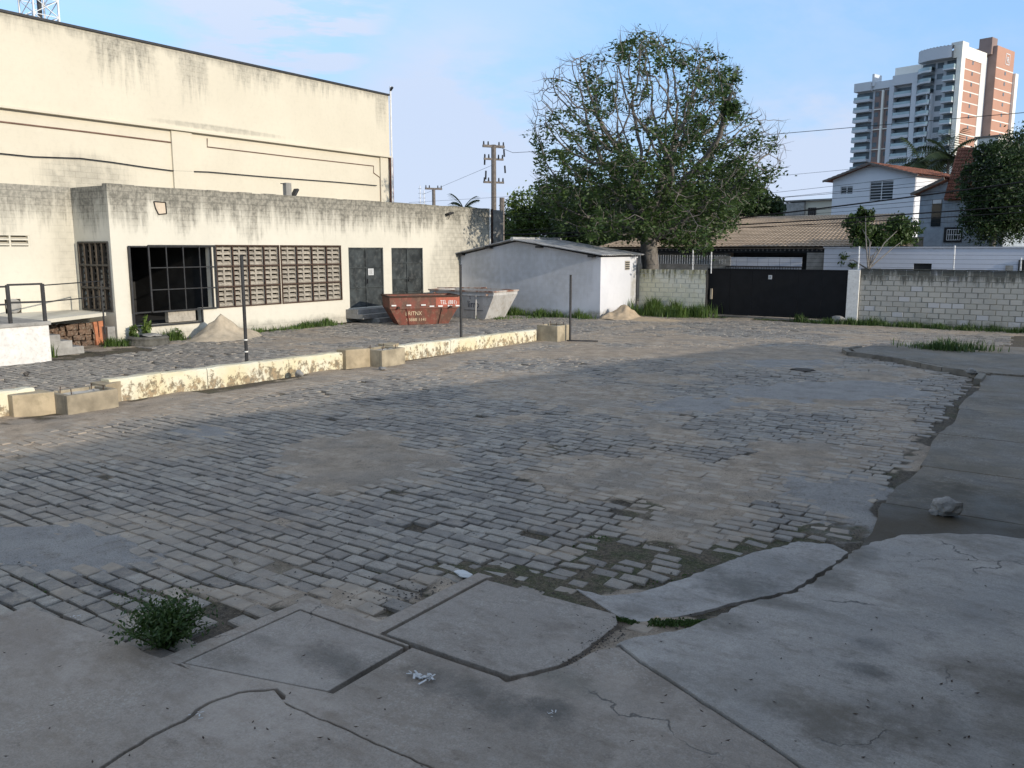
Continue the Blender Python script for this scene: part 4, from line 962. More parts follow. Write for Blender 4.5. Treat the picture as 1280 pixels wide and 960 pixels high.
# ------------------------------------------------------------------ skips
def text_mesh(txt, size, mat, name, parent, loc, mat3, th=.004, sx=1.):
    cu = bpy.data.curves.new('t', 'FONT'); cu.body = txt; cu.size = size; cu.extrude = th/2; cu.align_x = 'CENTER'; cu.resolution_u = 2
    o = bpy.data.objects.new('t', cu); COL.objects.link(o); dg = bpy.context.evaluated_depsgraph_get(); me = bpy.data.meshes.new_from_object(o.evaluated_get(dg))
    COL.objects.unlink(o); bpy.data.objects.remove(o); me.materials.clear(); me.materials.append(mat)
    for v in me.vertices: v.co = mat3 @ Vector((v.co.x*sx, v.co.y, v.co.z))+Vector(loc)
    me.update(); k = bpy.data.objects.new(name, me); COL.objects.link(k); k.parent = parent; return k
def skip(label, cat, loc, rz, Lt, Lb, Wt, Wb, H, body, bandm, rimm, bandh):
    """long axis local X, front face local -Y"""
    t = thing('skip', label, cat, loc, rz); hb_ = H-bandh
    def prism(z0_, z1_, l0, l1, w0, w1, nm, mat, th=.05):
        b = MB(); O = lambda l, w, z: [(-l/2, -w/2, z), (l/2, -w/2, z), (l/2, w/2, z), (-l/2, w/2, z)]
        a, c_ = O(l0, w0, z0_), O(l1, w1, z1_); ai, ci = O(l0-2*th, w0-2*th, z0_), O(l1-2*th, w1-2*th, z1_)
        for i in range(4):
            j = (i+1) % 4; b.quad(a[i], a[j], c_[j], c_[i]); b.quad(ai[j], ai[i], ci[i], ci[j]); b.quad(c_[i], c_[j], ci[j], ci[i])
        if z0_ < .05: b.quad(*a[::-1])
        o = b.build(nm, mat); o.parent = t; return o
    lk = Lb+(Lt-Lb)*hb_/H*1.12; wk = Wb+(Wt-Wb)*.9
    prism(0, hb_, Lb, lk, Wb, wk, 'body', body); prism(hb_+.002, H, lk, Lt if False else lk+.02, wk, wk+.03, 'side_band', bandm)
    def P(nm, f, mat, **kw):
        b = MB(); f(b); o = b.build(nm, mat, **kw); o.parent = t; return o
    L2, W2 = lk/2+.03, wk/2+.03
    P('rim', lambda b: (b.bar((-L2, -W2, H), (L2, -W2, H), .07, .06), b.bar((-L2, W2, H), (L2, W2, H), .07, .06), b.bar((-L2, -W2, H), (-L2, W2, H), .07, .06), b.bar((L2, -W2, H), (L2, W2, H), .07, .06)), rimm)
    P('knee_rail', lambda b: b.bar((-L2+.02, -W2+.015, hb_), (L2-.02, -W2+.015, hb_), .05, .06), body)
    for sx in (-1, 1):
        P('lifting_lug', lambda b: b.tube([(sx*(L2-.35), -W2-.10, hb_+.02), (sx*(L2-.35), -W2+.02, hb_+.02)], .05, 10), rimm)
        P('rib', lambda b: b.bar((sx*Lb*.30, -Wb/2-.02, .02), (sx*Lb*.36, -W2+.01, hb_), .05, .05), body)
    P('floor', lambda b: b.box(-Lb/2+.06, Lb/2-.06, -Wb/2+.06, Wb/2-.06, .02, .30), M['steel_ins'])
    return t, hb_, Wb, wk, L2, W2
E3 = Matrix.Rotation(math.pi/2, 3, 'X')
c0 = G(530, 405.5); az = math.atan2(fw.y, fw.x)-math.pi/2
t, hb_, Wb, wk, L2, W2 = skip('orange red scuffed skip standing in front of the panelled steel door', 'skip', (c0.x, c0.y, 0), 0, 3.05, 1.95, 1.55, 1.2, 1.10, M['skip_red'], M['skip_red'], M['rust'], .44)
t.rotation_euler = (0, 0, math.radians(57)-.06); t.location = Vector((c0.x, c0.y, 0))+Matrix.Rotation(t.rotation_euler.z, 3, 'Z') @ Vector((0, .62, 0))
slope = math.atan2((wk-Wb)/2, hb_)
sm = Matrix.Rotation(math.pi/2+slope, 3, 'X')
yat = lambda z: -Wb/2-(wk-Wb)/2*z/hb_-.006
M['sign_cream'] = simple('faded_cream_lettering', (.62, .50, .34), .8, .1, 9); M['sign_white'] = simple('white_lettering', (.75, .74, .72), .7, .05, 9); M['sign_dark'] = simple('dark_lettering', (.04, .045, .06), .7, .1, 9)
text_mesh('BRITNX', .23, M['sign_cream'], 'lettering', t, (-.42, yat(.37), .37), sm, sx=.8); text_mesh('98888 1141', .17, M['sign_cream'], 'phone_number', t, (-.30, yat(.14), .14), sm, sx=1.)
text_mesh('TEL (881)', .22, M['sign_white'], 'lettering', t, (.95, -wk/2-.02, .78), E3, sx=.75)
b = MB(); b.box(.45, 1.42, -wk/2-.013, -wk/2-.008, .69, 1.06); o = b.build('bright_panel', M['skip_bright']); o.parent = t
for i, xx in enumerate((-1.2, -.62, -.05, .28, .62, 1.0, 1.32)):
    o = MB().box(xx-.09, xx+.09, -W2-.022, -W2-.017, .685 if i > 2 else .74, .735 if i > 2 else .79).build('reflector', M['sign_white']); o.parent = t
t, hb_, Wb, wk, L2, W2 = skip('white skip with rusty rim standing against the shed wall', 'skip', (-21.85, 28.75, 0), 0, 3.45, 2.3, 1.75, 1.45, 1.16, M['skip_white'], M['skip_white'], M['skip_rim'], .16)
slope = math.atan2((wk-Wb)/2, hb_); sm = Matrix.Rotation(math.pi/2+slope, 3, 'X'); yat = lambda z: -Wb/2-(wk-Wb)/2*z/hb_-.006
text_mesh('limp', .40, M['sign_dark'], 'lettering', t, (.62, yat(.48), .48), sm, sx=.9); text_mesh('l', .26, M['sign_dark'], 'lettering', t, (.48, yat(.82), .82), sm)
o = MB().bar((.1, yat(.38)-.004, .36), (1.1, yat(.38)-.004, .36), .02, .012).build('underline', M['sign_dark']); o.parent = t
tag(MB().bar((-23.2, 28.0, 1.24), (-20.9, 28.4, 1.29), .10, .05).build('plank', M['skip_rim']), 'rusty plank lying across the rim of the white skip', 'plank')

# ------------------------------------------------------------------ shed
t = thing('shed', 'white rendered shed with low grey gable roof beside the gate wall', 'shed', (-20.6, 33, 0))
b = MB(); k = [(-24.36, 31.1, -.05), (-16.95, 31.1, -.05), (-16.95, 31.1, 2.55), (-21.2, 31.1, 3.22), (-24.36, 31.1, 2.60)]
b.poly(k); k2 = [(x, 34.55, z) for x, y_, z in k]; b.poly(k2[::-1]); b.quad(k[1], k2[1], k2[2], k[2]); b.quad(k[0], k[4], k2[4], k2[0]); b.build('wall', M['shed'], t, fixn=True)
def roofsheet(a, b_, y0, y1, th=.03, pitch=.177, amp=.02):
    mb = MB(); nn = int((y1-y0)/(pitch/6)); 
    for i in range(nn):
        ya, yb = y0+(y1-y0)*i/nn, y0+(y1-y0)*(i+1)/nn; za, zb = amp*math.sin(2*math.pi*(ya-y0)/pitch), amp*math.sin(2*math.pi*(yb-y0)/pitch)
        mb.quad((a[0], ya, a[1]+za), (b_[0], ya, b_[1]+za), (b_[0], yb, b_[1]+zb), (a[0], yb, a[1]+zb)); mb.quad((a[0], ya, a[1]+za-th), (a[0], yb, a[1]+zb-th), (b_[0], yb, b_[1]+zb-th), (b_[0], ya, b_[1]+za-th))
        for p, q_ in ((a, a), (b_, b_)): mb.quad((p[0], ya, p[1]+za), (p[0], yb, p[1]+zb), (p[0], yb, p[1]+zb-th), (p[0], ya, p[1]+za-th))
    for yy, zz in ((y0, 0), (y1, 0)): mb.quad((a[0], yy, a[1]-th), (b_[0], yy, b_[1]-th), (b_[0], yy, b_[1]), (a[0], yy, a[1]))
    return mb
for i in range(3):
    y0_ = 30.75+i*1.33
    roofsheet((-21.25, 3.33+.012*(i % 2)), (-16.72, 2.66+.012*(i % 2)), y0_, y0_+1.36).build('roof_sheet', M['roofcement'], t); roofsheet((-24.42, 2.70+.012*(i % 2)), (-21.15, 3.34+.012*(i % 2)), y0_, y0_+1.36).build('roof_sheet', M['roofcement'], t)
MB().tube([(-21.2, 30.72, 3.33), (-21.2, 34.8, 3.33)], .09, 10).build('ridge_cap', M['roofcement'], t)
for xx, zz in ((-24.2, 2.62), (-22.6, 2.93), (-19.9, 2.96), (-17.3, 2.57)): MB().box(xx-.12, xx+.12, 30.8, 31.095, zz-.02, zz+.08).build('rafter_end', M['steel_dark'], t)
MB().box(-16.96, -16.925, 33.3, 33.72, 1.98, 2.38).build('vent_grille', M['lattice'], t); 
for i in range(4): MB().box(-16.925, -16.905, 33.33, 33.69, 2.02+i*.09, 2.06+i*.09).build('vent_slat', M['dark'], t)
MB().tube([(-16.93, 34.45, 0), (-16.93, 34.45, 2.5)], .03, 6).build('pipe', M['steel_dark'], t)
b = MB(); b.box(-25.4, -21.5, 34.9, 37.6, 2.9, 3.05); b.box(-21.4, -17.9, 35.0, 37.4, 2.6, 2.72); b.box(-21.4, -18.2, 35.1, 35.2, 0, 2.6)
tag(b.build('dark_lean_to_roof', M['dark']), 'dark low lean-to roof behind the shed', 'lean-to')

# ------------------------------------------------------------------ boundary walls, gate
def block_wall(label, x0, x1, yf, z0_, z1_, mat, seed, mort='mortar', bl=.40, bh=.19, skipx=None):
    t = thing('boundary_wall', label, 'wall', ((x0+x1)/2, yf, 0)); q = random.Random(seed)
    MB().box(x0+.005, x1-.005, yf+.012, yf+.16, -.1, z1_-.02).build('mortar_core', M[mort], t)
    ms = []
    for i in range(5):
        b = MB(); e = .006; P = [(0, 0, 0), (1, 0, 0), (1, 1, 0), (0, 1, 0)]
        d = [q.uniform(0, .006) for _ in range(4)]
        b.v = [(-.5, .03, -.5), (.5, .03, -.5), (.5, .03, .5), (-.5, .03, .5), (-.47, -d[0], -.45), (.47, -d[1], -.45), (.47, -d[2], .45), (-.47, -d[3], .45)]
        b.f = [(0, 1, 5, 4), (1, 2, 6, 5), (2, 3, 7, 6), (3, 0, 4, 7), (4, 5, 6, 7)]; ms.append(b.mesh('block', mat))
    rows = int((z1_-z0_)/(bh+.008)); hh = (z1_-z0_)/rows
    for j in range(rows):
        x = x0-(.21 if j % 2 else 0)
        while x < x1-.02:
            a, b_ = max(x, x0), min(x+bl, x1)
            if b_-a > .06 and not (skipx and a < skipx < b_ and False):
                inst(q.choice(ms), 'block', t, ((a+b_)/2, yf+q.uniform(-.004, .004), z0_+(j+.5)*hh), (0, 0, 0), (b_-a-.010, 1, hh-.010))
            x += bl+.008
    return t
M['mortar'] = simple('dark_mortar', (.26, .25, .21), .95, .3, 4, .3)
M['block'] = simple('painted_grey_block', (.36, .355, .335), .9, .18, 1.6, .4, 50, dirt=(.17, .165, .12), dirt_amt=.6)
M['block_top'] = simple('black_grimed_coping', (.06, .06, .05), .9, .3, 4, .4)
m, n, p = newmat('grimy_painted_block'); P = n.pos(); X, Y, Z = n.sep(P); oi = n.n.new('ShaderNodeObjectInfo').outputs['Random']
c = n.mix(n.ramp(n.noise(P, .6, 4), .35, .65), (.42, .40, .36), (.49, .465, .41)); c = n.mix(n.ramp(oi, .0, 1, .0, .35, False), c, (.32, .31, .26)); c = n.mix(n.ramp(oi, .90, .93), c, (.50, .49, .48))
s1 = n.noise(n.comb(n.m('MULTIPLY', X, 6.), 0., n.m('MULTIPLY', Z, .8)), 1., 5, .7)
gt = n.m('ADD', n.ramp(Z, 1.1, 2.15, -.1, .85), n.m('MULTIPLY', n.m('SUBTRACT', s1, .5), 1.9)); c = n.mix(n.ramp(gt, .3, .8, 0., .85), c, (.05, .05, .04))
gb_ = n.m('ADD', n.ramp(Z, 0, .7, .6, 0.), n.m('MULTIPLY', n.m('SUBTRACT', n.noise(P, 3, 5), .5), 1.2)); c = n.mix(n.ramp(gb_, .3, .8, 0., .75), c, (.11, .115, .07))
fin(n, p, c, .9, n.bump(n.noise(P, 35, 5), .4, .012), spec=.2); M['block'] = m
bw = block_wall('long grey block boundary wall right of the black gate', -7.45, 1.6, 34.7, -.08, 2.10, M['block'], 3)
q = random.Random(6); b = MB(); xx = -7.45
while xx < 1.6: l = q.uniform(.3, .8); b.box(xx, min(xx+l-.01, 1.6), 34.67, 34.88, 2.10, 2.13+q.uniform(0, .02)); xx += l
tag(b.build('coping', M['block_top'], bw), kind='stuff')
m, n, p = newmat('pale_yellow_block_paint'); P = n.pos(); X, Y, Z = n.sep(P)
c = n.mix(n.ramp(n.noise(P, .8, 4), .35, .65), (.60, .57, .42), (.66, .64, .54)); s1 = n.noise(n.comb(n.m('MULTIPLY', X, 7.), 0., n.m('MULTIPLY', Z, .9)), 1., 5, .7)
gt = n.m('ADD', n.ramp(Z, 1.1, 2.0, 0., .6), n.m('MULTIPLY', n.m('SUBTRACT', s1, .5), 2.0)); c = n.mix(n.ramp(gt, .3, .8, 0., .85), c, n.mix(n.ramp(n.noise(P, 8, 3), .4, .6), (.06, .06, .03), (.22, .20, .07)))
fin(n, p, c, .9, n.bump(n.noise(P, 35, 5), .3, .01), spec=.2); M['block_y'] = m  # paler and yellower than the block wall right of the gate
bw2 = block_wall('pale yellow block wall between the white shed and the black gate', -16.92, -13.75, 34.7, -.02, 2.0, M['block_y'], 9, 'boundary')
gt_ = thing('sliding_gate', 'wide black steel sliding gate in the far boundary wall', 'gate', (-10.8, 35, 0))
for i in range(6):
    x0_ = -13.70+i*.955; MB().box(x0_, x0_+.945, 34.93, 34.97, .16, 2.02).build('panel', M['gate_black'], gt_)
MB().box(-13.72, -7.93, 34.90, 34.98, 2.021, 2.07).build('top_rail', M['gate_black'], gt_); MB().box(-13.72, -7.93, 34.90, 34.98, .10, .158).build('bottom_rail', M['gate_black'], gt_)
for xx in (-13.73, -7.92): MB().box(xx-.03, xx+.03, 34.9, 34.98, .10, 2.07).build('stile', M['gate_black'], gt_)
MB().bar((-13.75, 34.84, .10), (-7.6, 34.84, -.02), .06, .05).build('ground_rail', M['kerb'], gt_)
MB().box(-13.60, -13.52, 34.86, 34.93, .75, 1.2).build('handle_plate', M['sand'], gt_)
MB().box(-11.12, -10.97, 34.915, 34.925, 1.65, 1.82).build('number_plate', M['paper'], gt_); tag(text_mesh('9', .13, M['sign_dark'], 'digit', gt_, (-11.04, 34.91, 1.69), E3), 'dark digit on the plate')
bpy.data.objects['digit'].matrix_parent_inverse = inv_of(gt_)
t = MB().box(-7.90, -7.46, 34.62, 34.9, -.05, 2.08).build('gate_pillar', M['white'], bevel=.01); tag(t, 'white rendered pillar at the right end of the black gate', 'pillar')
t = MB().box(-13.745, -13.725, 34.7, 34.9, 0, 1.98).build('gate_stop', M['steel_dark']); tag(t, 'thin dark steel stop at the left end of the gate', 'gate stop')
c = G(1055, 402); rock('rubble_bag', (c.x+.05, 34.3, .14), .26, 'pale blue-grey lump by the foot of the gate pillar', 'stone', 22, 'rock', (1.3, .9, .8))
for i, (px, yt, yy, lab) in enumerate(((866, 312, 34.85, 'white fence post on the pale yellow wall, left one'), (889, 312, 34.85, 'white fence post at the left end of the black gate'), (1073, 308, 34.85, 'white fence post standing on the wall beside the gate pillar'), (1192, 307, 34.85, 'white fence post standing midway on the long block wall'), (1276, 322, 34.85, 'short white fence post at the right picture edge'))):
    a = PY(px, 336, yy); bz = PY(px, yt, yy).z; pt = thing('electric_fence_post', lab, 'fence post', (a.x, yy, 2.0), 0, 'white electric fence posts on the boundary wall')
    MB().tube([(a.x, yy, 1.85), (a.x-.02, yy, bz)], .028, 8).build('rod', M['pole_white'], pt)
    for k in range(4): z_ = 2.2+(bz-2.3)*k/3; MB().tube([(a.x, yy-.06, z_), (a.x, yy, z_)], .016, 6).build('insulator', M['white'], pt)
for k in range(4):
    z_ = 2.2+.16*k; tag(MB().tube([(-14.6, 34.78, z_), (-11, 34.78, z_-.01), (-7.4, 34.78, z_), (-3.7, 34.78, z_-.01), (1.5, 34.78, z_)], .004, 4).build('fence_wire', M['wire']), ('lowest', 'second', 'third', 'topmost')[k]+' thin electric fence wire strung above the boundary wall', 'wire', 'electric fence wires')

# ------------------------------------------------------------------ unseen dock building beside the camera, canopy added to shape its shade
t = thing('unseen_dock_building', 'long unseen dock building with an added shade canopy along the right side of the yard', 'building', (14, 8, 0))
MB().hexa([(4.6, -18, 0), (20, -18, 0), (20, 25, 0), (8, 25, 0), (4.6, -18, 3.4), (20, -18, 3.4), (20, 25, 3.4), (8, 25, 3.4)]).build('wall', M['annex_side'], t); MB().hexa([(.9, -18.4, 3.401), (20.4, -18.4, 3.401), (20.4, 8, 3.401), (.9, 8, 3.401), (.9, -18.4, 3.55), (20.4, -18.4, 3.55), (20.4, 8, 3.55), (.9, 8, 3.55)]).build('shade_canopy', M['concrete'], t)
MB().hexa([(.9, 8.01, 3.401), (20.4, 8.01, 3.401), (20.4, 25.4, 3.401), (5.2, 25.4, 3.401), (.9, 8.01, 3.55), (20.4, 8.01, 3.55), (20.4, 25.4, 3.55), (5.2, 25.4, 3.55)]).build('shade_canopy', M['concrete'], t)  # canopy edge slanted to steer the shadow line over the ground
for i in range(4): MB().box(1.1, 1.3, -16.5+i*7, -16.3+i*7, 0, 3.4).build('shade_canopy_post', M['steel_dark'], t)

# ------------------------------------------------------------------ vegetation
def leaves(mb, pts, s, q, flat=.0):
    """one small folded leaf per point"""
    for p in pts:
        a = Vector((q.gauss(0, 1), q.gauss(0, 1), q.gauss(0, 1)*(1-flat)-.3*flat)).normalized(); b_ = a.cross(Vector((q.gauss(0, 1), q.gauss(0, 1), q.gauss(0, 1)))).normalized()
        l = s*q.uniform(.6, 1.25); w_ = l*.42; P = Vector(p)
        mb.v += [tuple(P-a*l), tuple(P+b_*w_), tuple(P+a*l), tuple(P-b_*w_)]; k = len(mb.v)-4; mb.f.append((k, k+1, k+2, k+3))
def grass_tuft(name, pts, h, n_, seed, label, mat='grass', spread=.18, cat='grass'):
    q = random.Random(seed); b = MB()
    for i in range(n_):
        c = q.choice(pts); x, y_, z = c[0]+q.gauss(0, spread), c[1]+q.gauss(0, spread), c[2]-.02
        pn = mn.noise(Vector((x*1.4, y_*1.4, seed))); 
        if pn < -.12 and q.random() < .8: continue
        a = q.uniform(0, 6.28); L = h*q.uniform(.25, 1.15)*(c[3] if len(c) > 3 else 1)*(.65+1.1*max(0, pn+.15)); lean = q.uniform(.1, .6)*L; w_ = .008+.006*q.random()
        d = Vector((math.cos(a), math.sin(a), 0)); e = Vector((-d.y, d.x, 0))*w_*(1+L); P = Vector((x, y_, z)); m1 = P+d*lean*.3+Vector((0, 0, L*.6)); tp = P+d*lean+Vector((0, 0, L))
        k = len(b.v); b.v += [tuple(P-e), tuple(P+e), tuple(m1+e*.7), tuple(m1-e*.7), tuple(tp)]; b.f += [(k, k+1, k+2, k+3), (k+3, k+2, k+4)]
    return tag(b.build(name, M[mat]), label, cat, kind='stuff')
def line(a, b_, k, h=1.): return [(a[0]+(b_[0]-a[0])*i/(k-1), a[1]+(b_[1]-a[1])*i/(k-1), 0, h) for i in range(k)]
grass_tuft('grass', line((-24.1, 18.7), (-23.9, 22.6), 14, 1.), .24, 1700, 1, 'green weeds along the foot of the annex right of the sand heap', spread=.15)
grass_tuft('grass', [(-24.1, 15.7, 0, 1.3), (-24.0, 16.0, 0, 1.), (-24.1, 15.2, 0, .8)], .38, 500, 2, 'weeds between the concrete ring and the sand heap', spread=.14)
grass_tuft('grass', line((-24.2, 13.7), (-23.9, 14.6), 6), .26, 700, 3, 'grass at the foot of the annex corner', spread=.15)
grass_tuft('grass', line((-23.2, 11.35), (-23.5, 11.7), 4, 1.6), .30, 350, 4, 'tall grass between the platform and the small stair', spread=.10)
grass_tuft('grass', line((-22.8, 30.75), (-17.3, 30.75), 20, 1.), .34, 3200, 5, 'strip of grass along the foot of the white shed', spread=.20)
grass_tuft('grass', line((-20.5, 28.2), (-19.2, 30.3), 5, .7), .25, 400, 17, 'sparse weeds behind the white skip', spread=.25)
grass_tuft('grass', line((-16.2, 34.0), (-14.0, 34.1), 12, 1.6), .42, 5200, 6, 'thick mound of weeds in front of the pale yellow wall', spread=.38)
grass_tuft('grass', line((-9.5, 34.3), (-7.2, 34.2), 8, .9), .28, 1600, 7, 'weeds under the right end of the black gate', 'weed', .2)
grass_tuft('grass', line((-7.2, 34.3), (1.0, 34.2), 30, .8), .30, 5200, 8, 'dark weeds along the foot of the block wall', 'weed', .24)
grass_tuft('grass', line((-13.5, 34.6), (-9.0, 34.6), 12, .3), .2, 700, 18, 'short weeds under the gate rail', 'weed', .12)
c = G(1180, 436, .1); grass_tuft('grass', [(c.x+q_*.35, c.y+.15*abs(q_), .08, 1) for q_ in (-2, -1, 0, 1, 2)], .28, 1100, 9, 'flat weedy patch growing on the raised corner', 'weed', .28)
c = G(850, 778, .02); grass_tuft('moss', [(c.x+k*.05, c.y+k*.035, .03, .25) for k in range(-3, 4)], .10, 900, 10, 'short green moss in the gap of the screed', 'weed', .03, 'moss')
c = G(783, 773, .02); grass_tuft('moss', [(c.x+k*.03, c.y, .02, .2) for k in range(-2, 3)], .08, 300, 11, 'moss at the right corner of the pale pit lid', 'weed', .02, 'moss')
q = random.Random(77); pts = []
for i in range(900):
    cc = G(q.choice((q.gauss(700, 40), q.gauss(820, 50), q.gauss(900, 40), q.gauss(300, 60), q.gauss(110, 50), q.gauss(1040, 30))), q.uniform(670, 775), 0)
    if not slabbed(cc.x, cc.y) and float(cover(np.array([cc.x]), np.array([cc.y]))[2][0]) > .35: pts.append((cc.x, cc.y, -.01, .3))
grass_tuft('joint_weeds', pts or [(-3, 6, 0, .3)], .09, 3200, 12, 'tiny weeds sprouting in the sett joints', 'weed', .05)
def bush(name, c, r_, h, n_, s, seed, label, mat='weed', cat='plant', stems=9):
    q = random.Random(seed); t = thing(name, label, cat, c); b = MB(); lf = MB(); pts = []
    for i in range(stems):
        a = q.uniform(0, 6.28); rr = r_*q.uniform(.2, 1); top = Vector(c)+Vector((math.cos(a)*rr, math.sin(a)*rr, h*q.uniform(.5, 1.05)*(1.15-.45*rr/r_)))
        mid = Vector(c).lerp(top, .5)+Vector((q.gauss(0, .12)*r_, q.gauss(0, .12)*r_, .1*h)); b.tube([Vector(c)+Vector((q.gauss(0, .03), q.gauss(0, .03), -.02)), mid, top], [.009, .006, .003], 4)
        for k in range(n_//stems):
            u = q.random()**.7; p = Vector(c).lerp(mid, u*2) if u < .5 else mid.lerp(top, u*2-1); pts.append(p+Vector((q.gauss(0, .17)*r_, q.gauss(0, .17)*r_, q.gauss(0, .06)*h)))
    tag(b.build('stems', M['grass'], t), kind='stuff'); leaves(lf, pts, s, q); tag(lf.build('foliage', M[mat], t), kind='stuff'); return t
c = G(203, 806, 0); bush('leafy_weed', (c.x, c.y+.02, 0), .34, .34, 3000, .021, 1, 'leafy green weed growing in the corner of the left slab', stems=60)
c = G(160, 428); bush('papaya_seedling', (-24.05, 14.45, 0), .20, .62, 110, .11, 2, 'young plant with big bright leaves left of the open bay', 'leaf_bright', stems=5)
bush('papaya_seedling', (-24.2, 14.95, 0), .24, 1.0, 90, .11, 3, 'young plant with big bright leaves standing behind the concrete ring', 'leaf_bright', stems=4)
bush('roadside_weed', (-24.15, 16.0, 0), .2, .5, 60, .05, 4, 'thin weed in front of the open bay', 'leaf_bright', stems=5)

def blob_tree(name, base, trunk_h, clumps, n_, s, mat, label, seed, group=None, trunk_r=.18, lean=(0, 0), cat='tree'):
    """trunk, limbs to every clump, leaves scattered in uneven clumps: clumps = (x, y, z, rx, ry, rz)"""
    q = random.Random(seed); t = thing(name, label, cat, base, 0, group); b = MB(); B = Vector(base); fork = B+Vector((lean[0], lean[1], trunk_h))
    b.tube([B+Vector((0, 0, -.1)), B.lerp(fork, .5)+Vector((q.gauss(0, .08), q.gauss(0, .08), 0)), fork], [trunk_r*1.25, trunk_r, trunk_r*.85], 9)
    pts = []; tot = sum((c[3]*c[4]*c[5])**.67 for c in clumps)
    for c in clumps:
        C_ = Vector(c[:3]); mid = fork.lerp(C_, .5)+Vector((q.gauss(0, .2), q.gauss(0, .2), .2)); b.tube([fork, mid, C_], [trunk_r*.55, trunk_r*.35, .02], 5)
        k = int(n_*(c[3]*c[4]*c[5])**.67/tot); sub = []
        for i in range(max(6, k//60)):
            d = Vector((q.gauss(0, 1), q.gauss(0, 1), q.gauss(0, 1))).normalized()*q.uniform(.55, 1.08); sub.append(C_+Vector((d.x*c[3], d.y*c[4], d.z*c[5])))
        for sp in sub[:14]: b.tube([C_, C_.lerp(sp, .6)+Vector((0, 0, .1)), sp], [.03, .02, .008], 4)
        mr = (c[3]+c[4]+c[5])/3*.26
        for i in range(k): sp = q.choice(sub); pts.append(sp+Vector((q.gauss(0, mr), q.gauss(0, mr), q.gauss(0, mr*.75))))
    tag(b.build('trunk', M['bark'], t, smooth=True)); lf = MB(); leaves(lf, pts, s, q); tag(lf.build('crown', M[mat], t), kind='stuff'); return t
def clump_at(px, py, r_, w_, h_=None, dd=0):
    """clump centred on the sight line at distance r_, half sizes in image pixels"""
    c = PD(px, py, r_+dd); k = r_/F; h_ = h_ or w_; return (c.x, c.y, c.z, w_*k, w_*k, h_*k)

